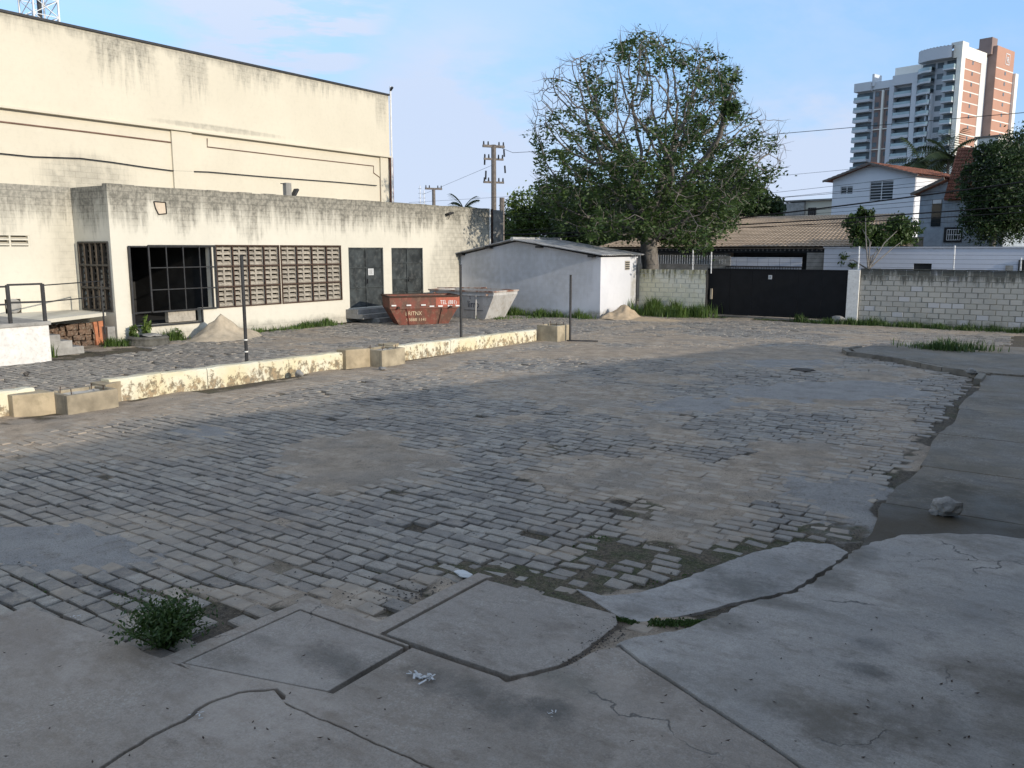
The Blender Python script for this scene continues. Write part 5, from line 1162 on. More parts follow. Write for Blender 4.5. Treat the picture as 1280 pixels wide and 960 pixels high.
# the big half bare tree: branches by space colonisation, leaves in patches
def big_tree():
    q = np.random.RandomState(5); dist = 40.5
    base = PD(811, 340, dist); base = Vector((base.x, base.y, 0))
    t = thing('big_tree', 'big half bare tree with spreading grey branches behind the shed', 'tree', base)
    poly = [(658, 168), (668, 120), (690, 84), (722, 66), (765, 60), (790, 34), (815, 36), (850, 52), (895, 56), (918, 84), (925, 125), (952, 130), (980, 150), (985, 205), (955, 246), (905, 290), (880, 318), (835, 305), (760, 300), (700, 285), (664, 245), (672, 205)]
    A_ = []
    fx = Vector((fw.x, fw.y)).normalized()
    while len(A_) < 3400:
        px, py = q.uniform(652, 990), q.uniform(30, 322)
        if not inpoly(px, py, poly): continue
        half = 5.6*math.sqrt(max(.05, 1-((px-820)/175)**2))*(.55+.45*min(1, (py-20)/120))
        d = q.uniform(-1, 1); rr = ((px-820)/170)**2+((py-200)/175)**2+d*d
        if rr < .12 and q.rand() < .6: continue
        A_.append(tuple(PD(px, py, dist+d*half)))
    A_ = np.array(A_); nodes = [tuple(base), ]; par = [-1]
    trunk = [base+Vector((.0, 0, .7)), base+Vector((.05, 0, 1.4)), base+Vector((.08, 0, 2.1)), base+Vector((.0, 0, 2.7)), base+Vector((-.05, 0, 3.2))]
    for p in trunk: nodes.append(tuple(p)); par.append(len(nodes)-2)
    for (dx, dy, dz) in ((-1.2, .2, 1.6), (-.3, -.8, 2.0), (.3, .5, 2.2), (1.3, -.1, 1.7), (.9, -.8, 1.3), (-.9, .9, 1.5), (1.7, .4, .9), (-1.6, -.3, .9)):
        k0 = 5
        for st_ in (1, 2, 3):
            nodes.append((trunk[-1].x+dx*st_/2.2, trunk[-1].y+dy*st_/2.2, trunk[-1].z+dz*st_/2.2*(1+.08*st_))); par.append(k0); k0 = len(nodes)-1
    Nn = np.array(nodes); alive = np.ones(len(A_), bool); step = .36
    near_d = np.full(len(A_), 1e9); near_i = np.zeros(len(A_), int)
    def upd(start):
        nonlocal near_d, near_i
        new = Nn[start:]
        D = np.linalg.norm(A_[:, None, :]-new[None], axis=2); m_ = D.min(1); i_ = D.argmin(1)+start
        b_ = m_ < near_d; near_d = np.where(b_, m_, near_d); near_i = np.where(b_, i_, near_i)
    upd(0)
    for it in range(60):
        act = alive & (near_d < 3.2)
        if not act.any(): break
        acc = {}
        for a in np.nonzero(act)[0]:
            i = near_i[a]; d = (A_[a]-Nn[i]); d = d/(np.linalg.norm(d)+1e-6); s_ = acc.setdefault(i, np.zeros(3)); s_ += d
        st0 = len(Nn); add = []
        for i, s_ in acc.items():
            d = s_/(np.linalg.norm(s_)+1e-6)+q.normal(0, .13, 3)+np.array([0, 0, .12]); d /= np.linalg.norm(d); add.append(Nn[i]+d*step); par.append(i)
        Nn = np.vstack([Nn, np.array(add)]); upd(st0); alive &= near_d > .42
    par_ = np.array(par); n_ = len(Nn); cnt = np.zeros(n_); kids = [[] for _ in range(n_)]
    for i in range(1, n_): kids[par_[i]].append(i)
    rad = np.zeros(n_)
    for i in range(n_-1, -1, -1):
        rad[i] = .011 if not kids[i] else (sum(rad[k]**2.35 for k in kids[i]))**(1/2.35)
    sc = .40/rad[1]; rad = np.maximum(rad*np.where(rad > .05, sc*1.0, 1.0+(sc-1)*rad/.05), .015)
    b = MB(); tw = MB(); R3 = random.Random(2)
    for i in range(1, n_):
        p = par_[i]
        if p > 0 and kids[p][0] != i and len(kids[p]) > 1 or p <= 0 or True:
            pass
    done = set()
    for i in range(1, n_):
        if i in done: continue
        chain = [par_[i], i] if par_[i] >= 0 else [i]; k = i; done.add(i)
        while kids[k]:
            nx = max(kids[k], key=lambda c_: rad[c_]);
            if nx in done: break
            chain.append(nx); done.add(nx); k = nx
        if len(chain) < 2: continue
        rr = [min(rad[c_], rad[chain[1]]) for c_ in chain]
        nsd = 10 if rr[0] > .12 else (6 if rr[0] > .04 else 4)
        b.tube([Nn[c_] for c_ in chain], [max(v, .010) for v in rr], nsd, cap=False)
    tips = [i for i in range(n_) if not kids[i]]
    for i in tips:      # fine bare twigs beyond the last forks
        P = Vector(Nn[i]); dr = (P-Vector(Nn[par_[i]])).normalized()
        for k in range(2):
            d = (dr+Vector((R3.gauss(0, .45), R3.gauss(0, .45), R3.gauss(.25, .35)))).normalized(); L = R3.uniform(.25, .65); b.tube([P, P+d*L*.5+Vector((0, 0, .02)), P+d*L+Vector((0, 0, .06))], [.010, .007, .004], 3, cap=False)
    b.build('trunk', M['bark'], t, smooth=True)
    print('tree nodes', n_, 'tips', len(tips))
    # leafy patches in the photograph: centre, half width, half height, density
    dense = [(700, 180, 40, 16, 1.), (690, 150, 30, 14, .35), (785, 52, 18, 16, .9), (805, 40, 14, 12, .7), (735, 105, 24, 16, .6), (755, 128, 18, 12, .5), (830, 72, 34, 16, .7), (893, 100, 26, 34, 1.), (905, 82, 16, 14, .9), (820, 95, 20, 12, .4), (880, 130, 30, 14, .8),
             (740, 205, 60, 24, 1.3), (860, 190, 50, 34, 1.3), (700, 225, 38, 28, 1.6), (780, 250, 80, 45, 2.2), (880, 240, 62, 40, 2.1), (840, 290, 50, 22, 1.8), (690, 265, 36, 22, 1.8), (960, 182, 14, 10, .6), (955, 205, 20, 12, .5), (940, 170, 14, 8, .6), (930, 150, 12, 10, .6), (925, 120, 10, 12, .6), (672, 165, 14, 8, .6), (912, 60, 8, 6, .5), (930, 230, 30, 20, .9), (840, 150, 22, 12, .5), (770, 165, 20, 10, .5), (730, 150, 20, 10, .5), (800, 110, 20, 10, .4), (845, 315, 30, 8, .9)]
    def dens(P):
        v = P-Vector((0, 0, CAMZ)); d = v.dot(fw); px, py = 640+F*v.dot(rt)/d, 480-F*v.dot(upv)/d; m_ = .12
        for (cx, cy, rx, ry, s_) in dense:
            r2 = ((px-cx)/rx)**2+((py-cy)/ry)**2
            if r2 < 2.2: m_ = max(m_, s_*(1 if r2 < 1 else 1-(r2-1)/1.2))
        return m_
    lf = MB()
    for i in range(6, n_):
        P = Vector(Nn[i])
        if rad[i] > .09: continue
        e = dens(P); m_ = e*(.55+1.5*mn.noise(P*1.1+Vector((3, 1, 0))))
        k = 0
        if R3.random() < m_*.62: k = int(R3.uniform(16, 40))
        if k > 0:
            sp = R3.uniform(.14, .24)
            leaves(lf, [P+Vector((R3.gauss(0, sp), R3.gauss(0, sp), R3.gauss(-.08, sp*.8))) for _ in range(k)], .115, R3, .5)
    print('leaves', len(lf.f)); tag(lf.build('crown', M['leaf'], t), kind='stuff')
big_tree()
gt2 = 'trees standing behind the far wall'
blob_tree('background_tree', PD(662, 330, 62)*1.0, 3, [clump_at(662, 265, 62, 22, 30), clump_at(680, 290, 62, 26, 26), clump_at(652, 300, 62, 20, 20), clump_at(700, 262, 62, 24, 26)], 9000, .16, 'leaf_bright', 'bright green tree left of the big tree', 1, gt2)
bt = [((745, 330, 58), [(730, 272, 30, 30), (765, 262, 34, 30), (750, 300, 40, 20), (715, 300, 26, 20)], 'dark tree directly behind the left half of the big tree'),
      ((850, 330, 56), [(800, 282, 30, 24), (835, 272, 34, 30), (870, 262, 30, 32), (870, 290, 40, 18), (800, 310, 40, 14)], 'dark tree behind the trunk of the big tree'),
      ((925, 330, 60), [(905, 262, 28, 22), (940, 262, 26, 22), (915, 240, 22, 20), (950, 275, 22, 12), (967, 262, 10, 16)], 'dark tree ending above the left part of the tan roof')]
for i, (bb, cl_, lab) in enumerate(bt):
    base = PD(*bb[:2], bb[2]); base.z = 0
    blob_tree('background_tree', base, 3.2, [clump_at(a, b_, bb[2], c_, d_) for a, b_, c_, d_ in cl_], 17000, .17, 'leaf_deep', lab, 40+i, gt2)
base = PD(655, 330, 75); base.z = 0
blob_tree('background_tree', base, 3, [clump_at(640, 282, 75, 12, 22), clump_at(632, 300, 75, 10, 10), clump_at(641, 262, 75, 5, 12)], 3000, .18, 'leaf_deep', 'dark slim tree between the tank and the bright green tree', 44, gt2)
base = PD(1240, 320, 47); base.z = 0
blob_tree('dark_tree', base, 4, [clump_at(1252, 215, 47, 30, 36), clump_at(1236, 250, 47, 26, 34), clump_at(1272, 185, 47, 22, 24, .5), clump_at(1290, 250, 47, 36, 46), clump_at(1246, 285, 47, 34, 16), clump_at(1214, 272, 47, 12, 12), clump_at(1266, 230, 47, 30, 40, -1), clump_at(1232, 190, 47, 16, 12), clump_at(1215, 225, 47, 12, 16), clump_at(1218, 245, 47, 16, 8)], 34000, .10, 'leaf_deep', 'large dark dense tree at the right picture edge behind the street wall', 50)
base = PY(1085, 338, 39.5); base.z = 0
blob_tree('small_tree', base, 2.0, [clump_at(1075, 282, 43, 14, 12), clump_at(1090, 300, 43, 20, 13), clump_at(1125, 285, 43, 18, 14), clump_at(1130, 300, 43, 14, 12), clump_at(1062, 325, 43, 9, 9), clump_at(1082, 268, 43, 10, 6), clump_at(1105, 308, 43, 18, 10), clump_at(1092, 318, 43, 14, 8)], 9000, .12, 'leaf', 'small leafy tree rising behind the block wall before the white house', 51, trunk_r=.07)
def palm(px, py, r_, base_h, L, n_, label, seed, grp=None):
    q = random.Random(seed); c = PD(px, py, r_); t = thing('palm_tree', label, 'palm tree', (c.x, c.y, 0)); b = MB(); b.tube([(c.x, c.y, 0), (c.x+.1, c.y, c.z*.5), (c.x, c.y, c.z)], [.2, .17, .14], 8); b.build('trunk', M['bark'], t)
    for i in range(n_):
        a = 6.28*i/n_+q.uniform(-.2, .2); el = q.uniform(-.3, 1.2); b = MB(); d = Vector((math.cos(a)*math.cos(el), math.sin(a)*math.cos(el), math.sin(el))); s_ = Vector((-math.sin(a), math.cos(a), 0)); P = Vector(c); pp_ = []
        for k in range(8):
            pp_.append(P.copy()); P = P+d*L/8; d = (d+Vector((0, 0, -.16))).normalized()
        b.tube(pp_, .02, 3, cap=False)
        for k in range(1, 8):
            for sd_ in (-1, 1):
                for m_ in (0, .5):
                    p0 = pp_[k] if m_ == 0 else pp_[k].lerp(pp_[k-1], .5); ll = L*.30*math.sin(math.pi*(k+1)/10); tip = p0+s_*sd_*ll+d*ll*.5+Vector((0, 0, -ll*.35)); b.quad(p0-d*L*.02, p0+d*L*.05, tip, tip-d*.01)
        b.build('frond', M['palm'], t)
palm(580, 262, 62, 5, 1.9, 15, 'palm top showing above the annex parapet', 1)
palm(1152, 203, 95, 8, 4.2, 15, 'palm tree in front of the tall towers, left of the pair', 2)
palm(1186, 196, 90, 8, 4.2, 20, 'palm tree in front of the tall towers, right of the pair', 3)

# ------------------------------------------------------------------ utility poles and wires
def upole(px, pt, pb, r_, label, arms, w_):
    a = PD(px, pt, r_); t = thing('utility_pole', label, 'utility pole', (a.x, a.y, 0)); MB().tube([(a.x, a.y, 0), (a.x, a.y, a.z)], [w_*1.2, w_], 8).build('shaft', M['wood'], t)
    for (py, l, th) in arms:
        z_ = PD(px, py, r_).z; u = Vector((rt.x, rt.y, 0)).normalized(); u = (u+Vector((fw.x, fw.y, 0))*.5).normalized(); c = Vector((a.x, a.y, z_))
        MB().bar(c-u*l, c+u*l, th, th).build('crossarm', M['wood'], t)
        for k in (-1, -.55, .55, 1): p = c+u*l*k*.92; MB().tube([p, p+Vector((0, 0, .32))], [.07, .045], 6).build('insulator', M['steel_dark'], t)
    return a
a1 = upole(617, 181, 263, 60, 'tall utility pole with three crossarms behind the annex', ((183, .82, .17), (199, .74, .13), (228, .78, .13)), .17)
for dx, z0_, z1_ in ((-.62, 9.4, 8.7), (.72, 9.7, 9.2), (.78, 8.6, 8.1), (-.55, 8.3, 7.7)):
    tag(MB().tube([(a1.x+dx, a1.y+.3*dx, z0_), (a1.x+dx*1.05, a1.y+.3*dx, z1_)], .06, 6).build('insulator', M['steel_dark'], bpy.data.objects['utility_pole']))
upole(542, 235, 263, 82, 'shorter utility pole with one crossarm farther behind the annex', ((236, .85, .17),), .16)
c = PD(627.5, 247, 55); t = MB().tube([(c.x, c.y, 0), (c.x, c.y, c.z)], .16, 6).build('short_post', M['wood']); tag(t, 'short brown post beside the tall utility pole', 'post')
for px, pt in ((525, 232), (530, 238)):
    c = PD(px, pt, 150); t = thing('thin_mast', 'thin far mast above the parapet, %s one' % ('taller left' if px == 525 else 'shorter right'), 'antenna mast', (c.x, c.y, 0)); MB().tube([(c.x, c.y, 0), (c.x, c.y, c.z)], .07, 5).build('shaft', M['pole_white'], t)
    for k in range(4): MB().bar((c.x-.4, c.y, c.z-.5-k*.8), (c.x+.4, c.y, c.z-.5-k*.8), .07).build('rung', M['pole_white'], t)
WY = 43.0
def wire(x1, y1, x2, y2, rad, sag, label):
    a, b_ = PY(x1, y1, WY), PY(x2, y2, WY); d = (b_-a)/(b_.x-a.x); L = a+d*(-38-a.x); Rr = a+d*(14-a.x); pts = []
    for i in range(27):
        t_ = i/26; p = L.lerp(Rr, t_); p.z += -sag*math.sin(math.pi*t_)+sag*.9; pts.append(p)
    o = MB().tube(pts, rad, 5).build('overhead_wire', M['wire']); return tag(o, label, 'overhead wire', 'overhead wires along the street')
WR = [(1020, 260, 1280, 228, .035, 'thick black cable crossing in front of the white house'), (1020, 274, 1280, 258, .03, 'black cable just below the thick one'), (1000, 280, 1280, 266, .02, 'lowest dark cable above the tan roof'),
      (1000, 236, 1280, 205, .009, 'thin wire at the level of the white house eaves'), (1000, 243, 1280, 214, .009, 'second thin wire below the eaves'), (960, 247, 1280, 222, .011, 'third thin wire crossing the house window'), (960, 252, 1280, 232, .009, 'fourth thin wire under the window'), (960, 266, 1280, 240, .011, 'thin wire under the thick cable'), (960, 270, 1280, 247, .009, 'faint wire between the two thickest cables'), (960, 283, 1280, 275, .009, 'faint wire over the tan roof'),
      (980, 218, 1280, 190, .008, 'topmost faint wire across the sky')]
for k in WR: wire(k[0], k[1], k[2], k[3], k[4], .5, k[5])
tag(MB().tube([a1, a1+Vector((3.0, -2, -.9)), a1+Vector((14, -6, -1.6)), (6, 42, 8.6)], .014, 4).build('overhead_wire', M['wire']), 'wire leaving the top of the tall utility pole to the right', 'overhead wire', 'overhead wires along the street')
tag(MB().tube([(-60, 70, 8.6), (a1.x, a1.y, 8.7)], .012, 4).build('overhead_wire', M['wire']), 'wire between the two utility poles over the parapet', 'overhead wire', 'overhead wires along the street')

# ------------------------------------------------------------------ street side: wall, tan roofed house, houses
t = thing('street_wall', 'pale blue grey rendered street wall behind the block wall', 'wall', (-4, 45, 0))
sw = MB(); sw.wall(lambda u, z, d: (u, 45+d, z), -11.5, 8, 0, 2.93, .18, [(-7.25, -6.45, 1.4, 2.2)]); sw.build('wall', M['streetwall'], t); MB().box(-11.55, 8, 44.95, 45.22, 2.932, 3.0).build('coping', M['streetwall'], t)
MB().box(-7.25, -6.45, 45.1, 45.15, 1.4, 2.2).build('dark_shutter', M['dark'], t); a = PY(1280, 325, 45); MB().box(a.x-.2, 2.5, 44.93, 44.98, 0, 2.4).build('door', M['dark'], t); MB().box(a.x-.7, a.x-.4, 44.93, 44.98, 1.9, 2.15).build('meter_box', M['concrete'], t)
th_ = thing('tan_roof_house', 'low house with broad tan tiled roof behind the black gate', 'house', (-16, 49, 0))
b = MB(); b.box(-24, -17.1, 46.5, 46.7, 0, 2.75); b.box(-12.45, -11.55, 45.3, 45.5, 0, 2.7); b = MB(); b.box(-24, -17.1, 46.5, 46.7, 0, 2.75); b.build('front_wall', M['concrete'], th_); MB().box(-12.45, -11.55, 45.3, 45.5, 0, 2.7).build('side_wall', M['concrete'], th_)
MB().box(-24, -9, 53.5, 53.7, 0, 4).build('rear_wall', M['concrete'], th_)
MB().box(-17.1, -12.45, 47.2, 47.3, 0, 3).build('porch_wall', M['dark'], th_)
# roof of running tile rows
def tile_roof(P00, P10, P01, P11, mat, parent, cols, rows, amp=.05, th=.04, name='roof'):
    """P00..P10 eave left-right, P01..P11 ridge"""
    P00, P10, P01, P11 = map(Vector, (P00, P10, P01, P11)); b = MB(); n3 = (P10-P00).cross(P01-P00).normalized()
    if n3.z < 0: n3 = -n3
    nu = cols*4; V = []
    for r_ in range(rows):
        for e in (0, 1):
            v = (r_+e)/rows
            for i in range(nu+1):
                u = i/nu; p = P00.lerp(P10, u).lerp(P01.lerp(P11, u), v); V.append(p+n3*(amp*abs(math.sin(math.pi*i/4))+ (th if e == 0 else 0)))
    k = len(b.v); b.v += [tuple(p) for p in V]; w_ = nu+1
    for r_ in range(2*rows-1):
        for i in range(nu): p = k+r_*w_+i; b.f.append((p, p+1, p+w_+1, p+w_))
    k = len(b.v); lo = [p-n3*.08 for p in (P00, P10, P11, P01)]; b.v += [tuple(p) for p in lo]; b.f.append((k, k+3, k+2, k+1))
    return b.build(name, mat, parent)
re_ = PY(1128, 267, 54)
tile_roof((-25.5, 46, 2.98), (-7.6, 46, 3.0), (-21.5, 54, re_.z), (re_.x, 54, re_.z), M['tan_tile'], th_, 72, 22, .028)
MB().bar((-7.6, 46, 2.98), (re_.x, 54, re_.z-.02), .22, .12).build('hip_edge', M['wood'], th_)
b = MB(); q = random.Random(3)
for i in range(48): x_ = -23+i*.24; b.box(x_, x_+.07, 46.05, 46.5, 2.78, 2.9)
tag(b.build('rafter_ends', M['wood'], th_), kind='stuff'); MB().box(-24.5, -11.4, 46.1, 46.14, 2.68, 2.86).build('fascia', M['dark'], th_)
MB().box(-17.0, -12.5, 46.9, 46.95, 2.55, 2.7).build('inner_beam', M['dark'], th_)
a = PY(900, 320, 45); g2 = thing('street_gate', 'pale blue grey sliding gate across the street', 'gate', (-14.8, 45, 0))
x0_, x1_ = PY(908, 320, 45).x, PY(1003, 320, 45).x
for i in range(7): w_ = (x1_-x0_)/7; MB().box(x0_+i*w_+.01, x0_+(i+1)*w_-.01, 45.0, 45.05, .1, 2.45).build('panel', M['streetwall'], g2)
b = MB(); MB().bar((x0_, 44.96, 1.95), (x1_, 44.96, 1.95), .05).build('rail', M['steel_dark'], g2)
for i in range(30): x_ = x0_+(x1_-x0_)*i/29; b.bar((x_, 44.97, .1), (x_, 44.97, 1.95), .018)
tag(b.build('bars', M['steel_dark'], g2), kind='stuff')
xa = PY(830, 320, 45).x; fw2 = thing('street_fence', 'dark grey wall with short spikes left of the street gate', 'wall', ((xa+x0_)/2, 45, 0)); MB().box(xa-3, x0_-.05, 45.0, 45.15, 0, 2.05).build('wall', M['concrete'], fw2)
b = MB(); 
for i in range(46): x_ = xa-3+(x0_-xa+2.9)*i/45; b.bar((x_, 45.05, 2.05), (x_, 45.05, 2.55), .02)
tag(b.build('spikes', M['pole_white'], fw2), kind='stuff')
xn = PY(903, 325, 44.95).x
tag(text_mesh('151', .32, M['sign_white'], 'house_number', fw2, (xn, 44.96, 2.10), E3)); bpy.data.objects['house_number'].matrix_parent_inverse = inv_of(fw2)
MB().box(xn-.5, xn+.45, 44.975, 44.998, 1.5, 2.5).build('number_panel', M['concrete'], fw2)

# local frame of the houses and towers: B runs away to the right, A away to the left
bB = YAW-math.radians(50); eB = Vector((-math.sin(bB), math.cos(bB), 0)); eA = Vector((-math.cos(bB), -math.sin(bB), 0)); UZ = Vector((0, 0, 1))
if eA.dot(Vector((-.96, .27, 0))) < 0: eA = -eA
class Fr:   # frame: a = metres along A (to the left), d = metres along B (away), z up; origin = near corner
    def __init__(s, c): s.c = Vector((c.x, c.y, 0))
    def __call__(s, a, d, z): return s.c+eA*a+eB*d+UZ*z
    def box(s, mb, a0, a1, d0, d1, z0, z1): return mb.hexa([s(a1, d0, z0), s(a0, d0, z0), s(a0, d1, z0), s(a1, d1, z0), s(a1, d0, z1), s(a0, d0, z1), s(a0, d1, z1), s(a1, d1, z1)])
def part(fr, name, mat, par_, *a, **k):
    b = MB(); fr.box(b, *a); return b.build(name, mat, par_, **k)
# white two storey house
c = PD(1145, 216, 62); f_ = Fr(c); hs = thing('white_house', 'white two storey house with red tiled gable roof', 'house', f_(3, 5, 0))
EH, RH = 8.30, 9.25
b = MB(); b.wall(lambda u, z, d: f_(6.4-u, d, z), 0, 6.4, 0, 8.0, .2, [(6.4-3.4, 6.4-1.6, 6.45, 7.9), (6.4-5.75, 6.4-4.75, 7.05, 7.65)])
b.poly([f_(6.4, .0, 8.0), f_(0, 0, 8.0), f_(0, 0, EH-.1), f_(3.25, 0, RH-.1), f_(6.4, 0, EH-.1)]); b.quad(f_(0, 0, 0), f_(0, 9, 0), f_(0, 9, EH-.05), f_(0, 0, EH-.05)); b.quad(f_(6.4, 0, 0), f_(6.4, 0, EH), f_(6.4, 9, EH), f_(6.4, 9, 0)); b.poly([f_(6.4, 9, 0), f_(6.4, 9, EH), f_(3.25, 9, RH), f_(0, 9, EH), f_(0, 9, 0)])
b.build('wall', M['housewhite'], hs, fixn=True)
tile_roof(f_(-.35, -.5, EH-.13), f_(-.35, 9.4, EH-.13), f_(3.25, -.5, RH), f_(3.25, 9.4, RH), M['terracotta'], hs, 36, 10, .06); tile_roof(f_(6.95, -.5, EH-.17), f_(6.95, 9.4, EH-.17), f_(3.25, -.5, RH), f_(3.25, 9.4, RH), M['terracotta'], hs, 36, 10, .06)
b = MB(); b.bar(f_(6.98, -.52, EH-.22), f_(3.25, -.52, RH-.06), .1, .14); b.bar(f_(3.25, -.52, RH-.06), f_(-.38, -.52, EH-.2), .1, .14); b.build('barge_board', M['wood'], hs)
def hwin(par_, a0, a1, z0_, z1_, slats, label=None):
    w_ = part(f_, 'window', M['glass'], par_, a0, a1, .14, .17, z0_, z1_); b = MB()
    for i in range(3): a = a0+(a1-a0)*i/2; b.bar(f_(a, .10, z0_), f_(a, .10, z1_), .06)
    b.bar(f_(a0, .10, z0_), f_(a1, .10, z0_), .07); b.bar(f_(a0, .10, z1_), f_(a1, .10, z1_), .07); b.build('frame', M['pole_white'], w_)
    for i in range(slats): z = z0_+(z1_-z0_)*(i+.5)/slats; MB().bar(f_(a0, .11, z), f_(a1, .11, z), .04, .05).build('slat', M['streetwall'], w_)
hwin(hs, 1.6, 3.4, 6.45, 7.9, 7); hwin(hs, 4.75, 5.75, 7.05, 7.65, 3)
b = MB(); b.lathe(f_(-1.2, 5, 8.3), [(.7, 0), (.72, .6), (.6, .95), (.001, 1.1)], 16); tag(b.build('water_tank', M['roofcement']), 'round grey water tank on the roof of the white house', 'water tank')
# small flat roofed house left of it
c = PD(1045, 248, 78); f2 = Fr(c); h2 = thing('flat_roof_house', 'small cream flat roofed house left of the white house', 'house', f2(2, 3, 0))
part(f2, 'wall', M['warehouse'], h2, 0, 3.0, 0, 5, 0, 7.3); part(f2, 'side_block', M['concrete'], h2, 3.0, 5.4, -.3, 5, 0, 7.2); part(f2, 'parapet', M['concrete'], h2, -.1, 5.5, -.35, 5.1, 7.31, 7.45)
w_ = part(f2, 'window', M['dark'], h2, 1.9, 2.7, -.03, -.005, 5.7, 6.7); b = MB()
for i in range(5): b.bar(f2(1.9+.2*i, -.05, 5.7), f2(1.9+.2*i, -.05, 6.7), .04)
b.build('bars', M['wood'], w_)
# grey-blue house to the right, partly behind the dark tree
c = PD(1230, 310, 50); f3 = Fr(c); f_ = f3; h3 = thing('grey_house', 'grey blue tiled house with steep red roof beside the dark tree', 'house', f3(2, 3, 0))
def aof(px, r_=0): # distance along A from the sight line
    d_ = ray(px, 250); o = f3.c; det = d_.x*(-eA.y)+d_.y*eA.x; tt = (o.x*(-eA.y)+o.y*eA.x)/det; return ((Vector((d_.x*tt, d_.y*tt, 0))-o).dot(eA))
aL, aM, aR = aof(1150), aof(1183), -1.0
zpx = lambda px, py: (lambda a: CAMZ+ray(px, py).z*((f3(a, 0, 0)-Vector((0, 0, 0))).dot(Vector((fw.x, fw.y, 0)))/(Vector((ray(px, py).x, ray(px, py).y, 0)).dot(Vector((fw.x, fw.y, 0))))))(aof(px))
zl, zr = zpx(1150, 240), zpx(1183, 225)
b = MB(); b.poly([f3(aL, 0, 0), f3(aM, 0, 0), f3(aM, 0, zr-.1), f3(aL, 0, zl-.1)]); b.quad(f3(aL, 0, 0), f3(aL, 0, zl-.1), f3(aL, 6, zl-.1), f3(aL, 6, 0)); b.build('wall', M['bluegrey'], h3, fixn=True)
part(f3, 'tiled_wall', M['bluegrey'], h3, aR, aM-.002, -.05, 5, 0, zpx(1200, 245))
b = MB()
for i in range(22):
    z_ = 2.9+i*.17; b.bar(f3(aM, -.055, z_), f3(aR, -.055, z_), .012)
for i in range(18): a_ = aM+(aR-aM)*i/17; b.bar(f3(a_, -.055, 2.8), f3(a_, -.055, zpx(1200, 245)), .012)
tag(b.build('tile_joints', M['concrete'], h3), kind='stuff')
tile_roof(f3(aL+.35, -.5, zl-.12), f3(aL+.35, 6, zl-.12), f3(aM-.0, -.5, zr+.12), f3(aM-.0, 6, zr+.12), M['terracotta'], h3, 24, 8, .05)
b = MB(); b.bar(f3(aL+.36, -.52, zl-.16), f3(aM, -.52, zr+.06), .1, .16); b.build('barge_board', M['wood'], h3)
tile_roof(f3(aM+.02, -.35, zpx(1190, 250)), f3(aof(1204), -.35, zpx(1200, 250)), f3(aM-.0, 1.0, zpx(1185, 183)), f3(aof(1215), 1.0, zpx(1208, 183)), M['terracotta'], h3, 9, 16, .05, name='steep_roof')
part(f3, 'chimney_block', M['towerlit'], h3, aof(1236), aof(1210), .6, 2.0, 4, zpx(1220, 171)); part(f3, 'block_cap', M['wood'], h3, aof(1237)-.1, aof(1209)+.1, .5, 2.1, zpx(1220, 171)+.002, zpx(1220, 169))
wd_ = part(f3, 'window', M['glass'], h3, aof(1178), aof(1166), -.04, -.01, zpx(1172, 283), zpx(1172, 250)); b = MB(); f3.box(b, aof(1177.5), aof(1167), -.07, -.042, zpx(1172, 254.5), zpx(1172, 249)); b.build('pane', M['pole_white'], wd_)
wd_ = part(f3, 'grilled_window', M['dark'], h3, aof(1207), aof(1184), -.09, -.06, zpx(1195, 303), zpx(1195, 284)); b = MB()
for i in range(7): a_ = aof(1205)+(aof(1188)-aof(1205))*i/6; b.bar(f3(a_, -.1, zpx(1195, 300)), f3(a_, -.1, zpx(1195, 287)), .03)
for i in range(3): z_ = zpx(1195, 300)+(zpx(1195, 287)-zpx(1195, 300))*i/2; b.bar(f3(aof(1205), -.1, z_), f3(aof(1188), -.1, z_), .03)
b.build('grille', M['pole_white'], wd_)
part(f3, 'garage_roof', M['kerb'], h3, aof(1176), aof(1152), -2.2, -1.9, 2.7, 3.6)

# ------------------------------------------------------------------ the two residential towers
c = PD(1203, 57, 250); ft = Fr(c); tw_ = thing('residential_tower', 'taller tower with white curved balcony face and orange brick side', 'tower', ft(8, 15, 0))
H1, FL = 59.9, 3.02
nf = 18
part(ft, 'core', M['towerwhite'], tw_, .3, 10.6, 1.2, 26, 0, H1-.6)
part(ft, 'side_wall', M['towerorange'], tw_, .02, 1.0, 2.2, 16.5, 0, H1-3.0)
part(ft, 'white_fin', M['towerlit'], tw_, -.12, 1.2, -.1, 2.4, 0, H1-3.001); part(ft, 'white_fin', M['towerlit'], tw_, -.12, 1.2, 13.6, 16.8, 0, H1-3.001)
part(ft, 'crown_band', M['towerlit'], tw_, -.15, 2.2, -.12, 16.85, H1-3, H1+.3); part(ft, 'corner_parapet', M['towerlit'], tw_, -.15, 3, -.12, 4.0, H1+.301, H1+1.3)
part(ft, 'brick_shaft', M['towerorange'], tw_, -2.2, 6, 18.9, 32, 0, 62.4); part(ft, 'shaft_painted_shade', M['towerred'], tw_, -2.1, 3, 18.8, 18.899, 0, 62.4); part(ft, 'roof_box', M['towerred'], tw_, -1.0, 2.6, 17.6, 21.5, 60, 64.8); part(ft, 'white_fin', M['towerlit'], tw_, -3.0, -1.0, 32.01, 34.2, 0, 56)  # thin brown sheet, shade painted on the near face of the shaft
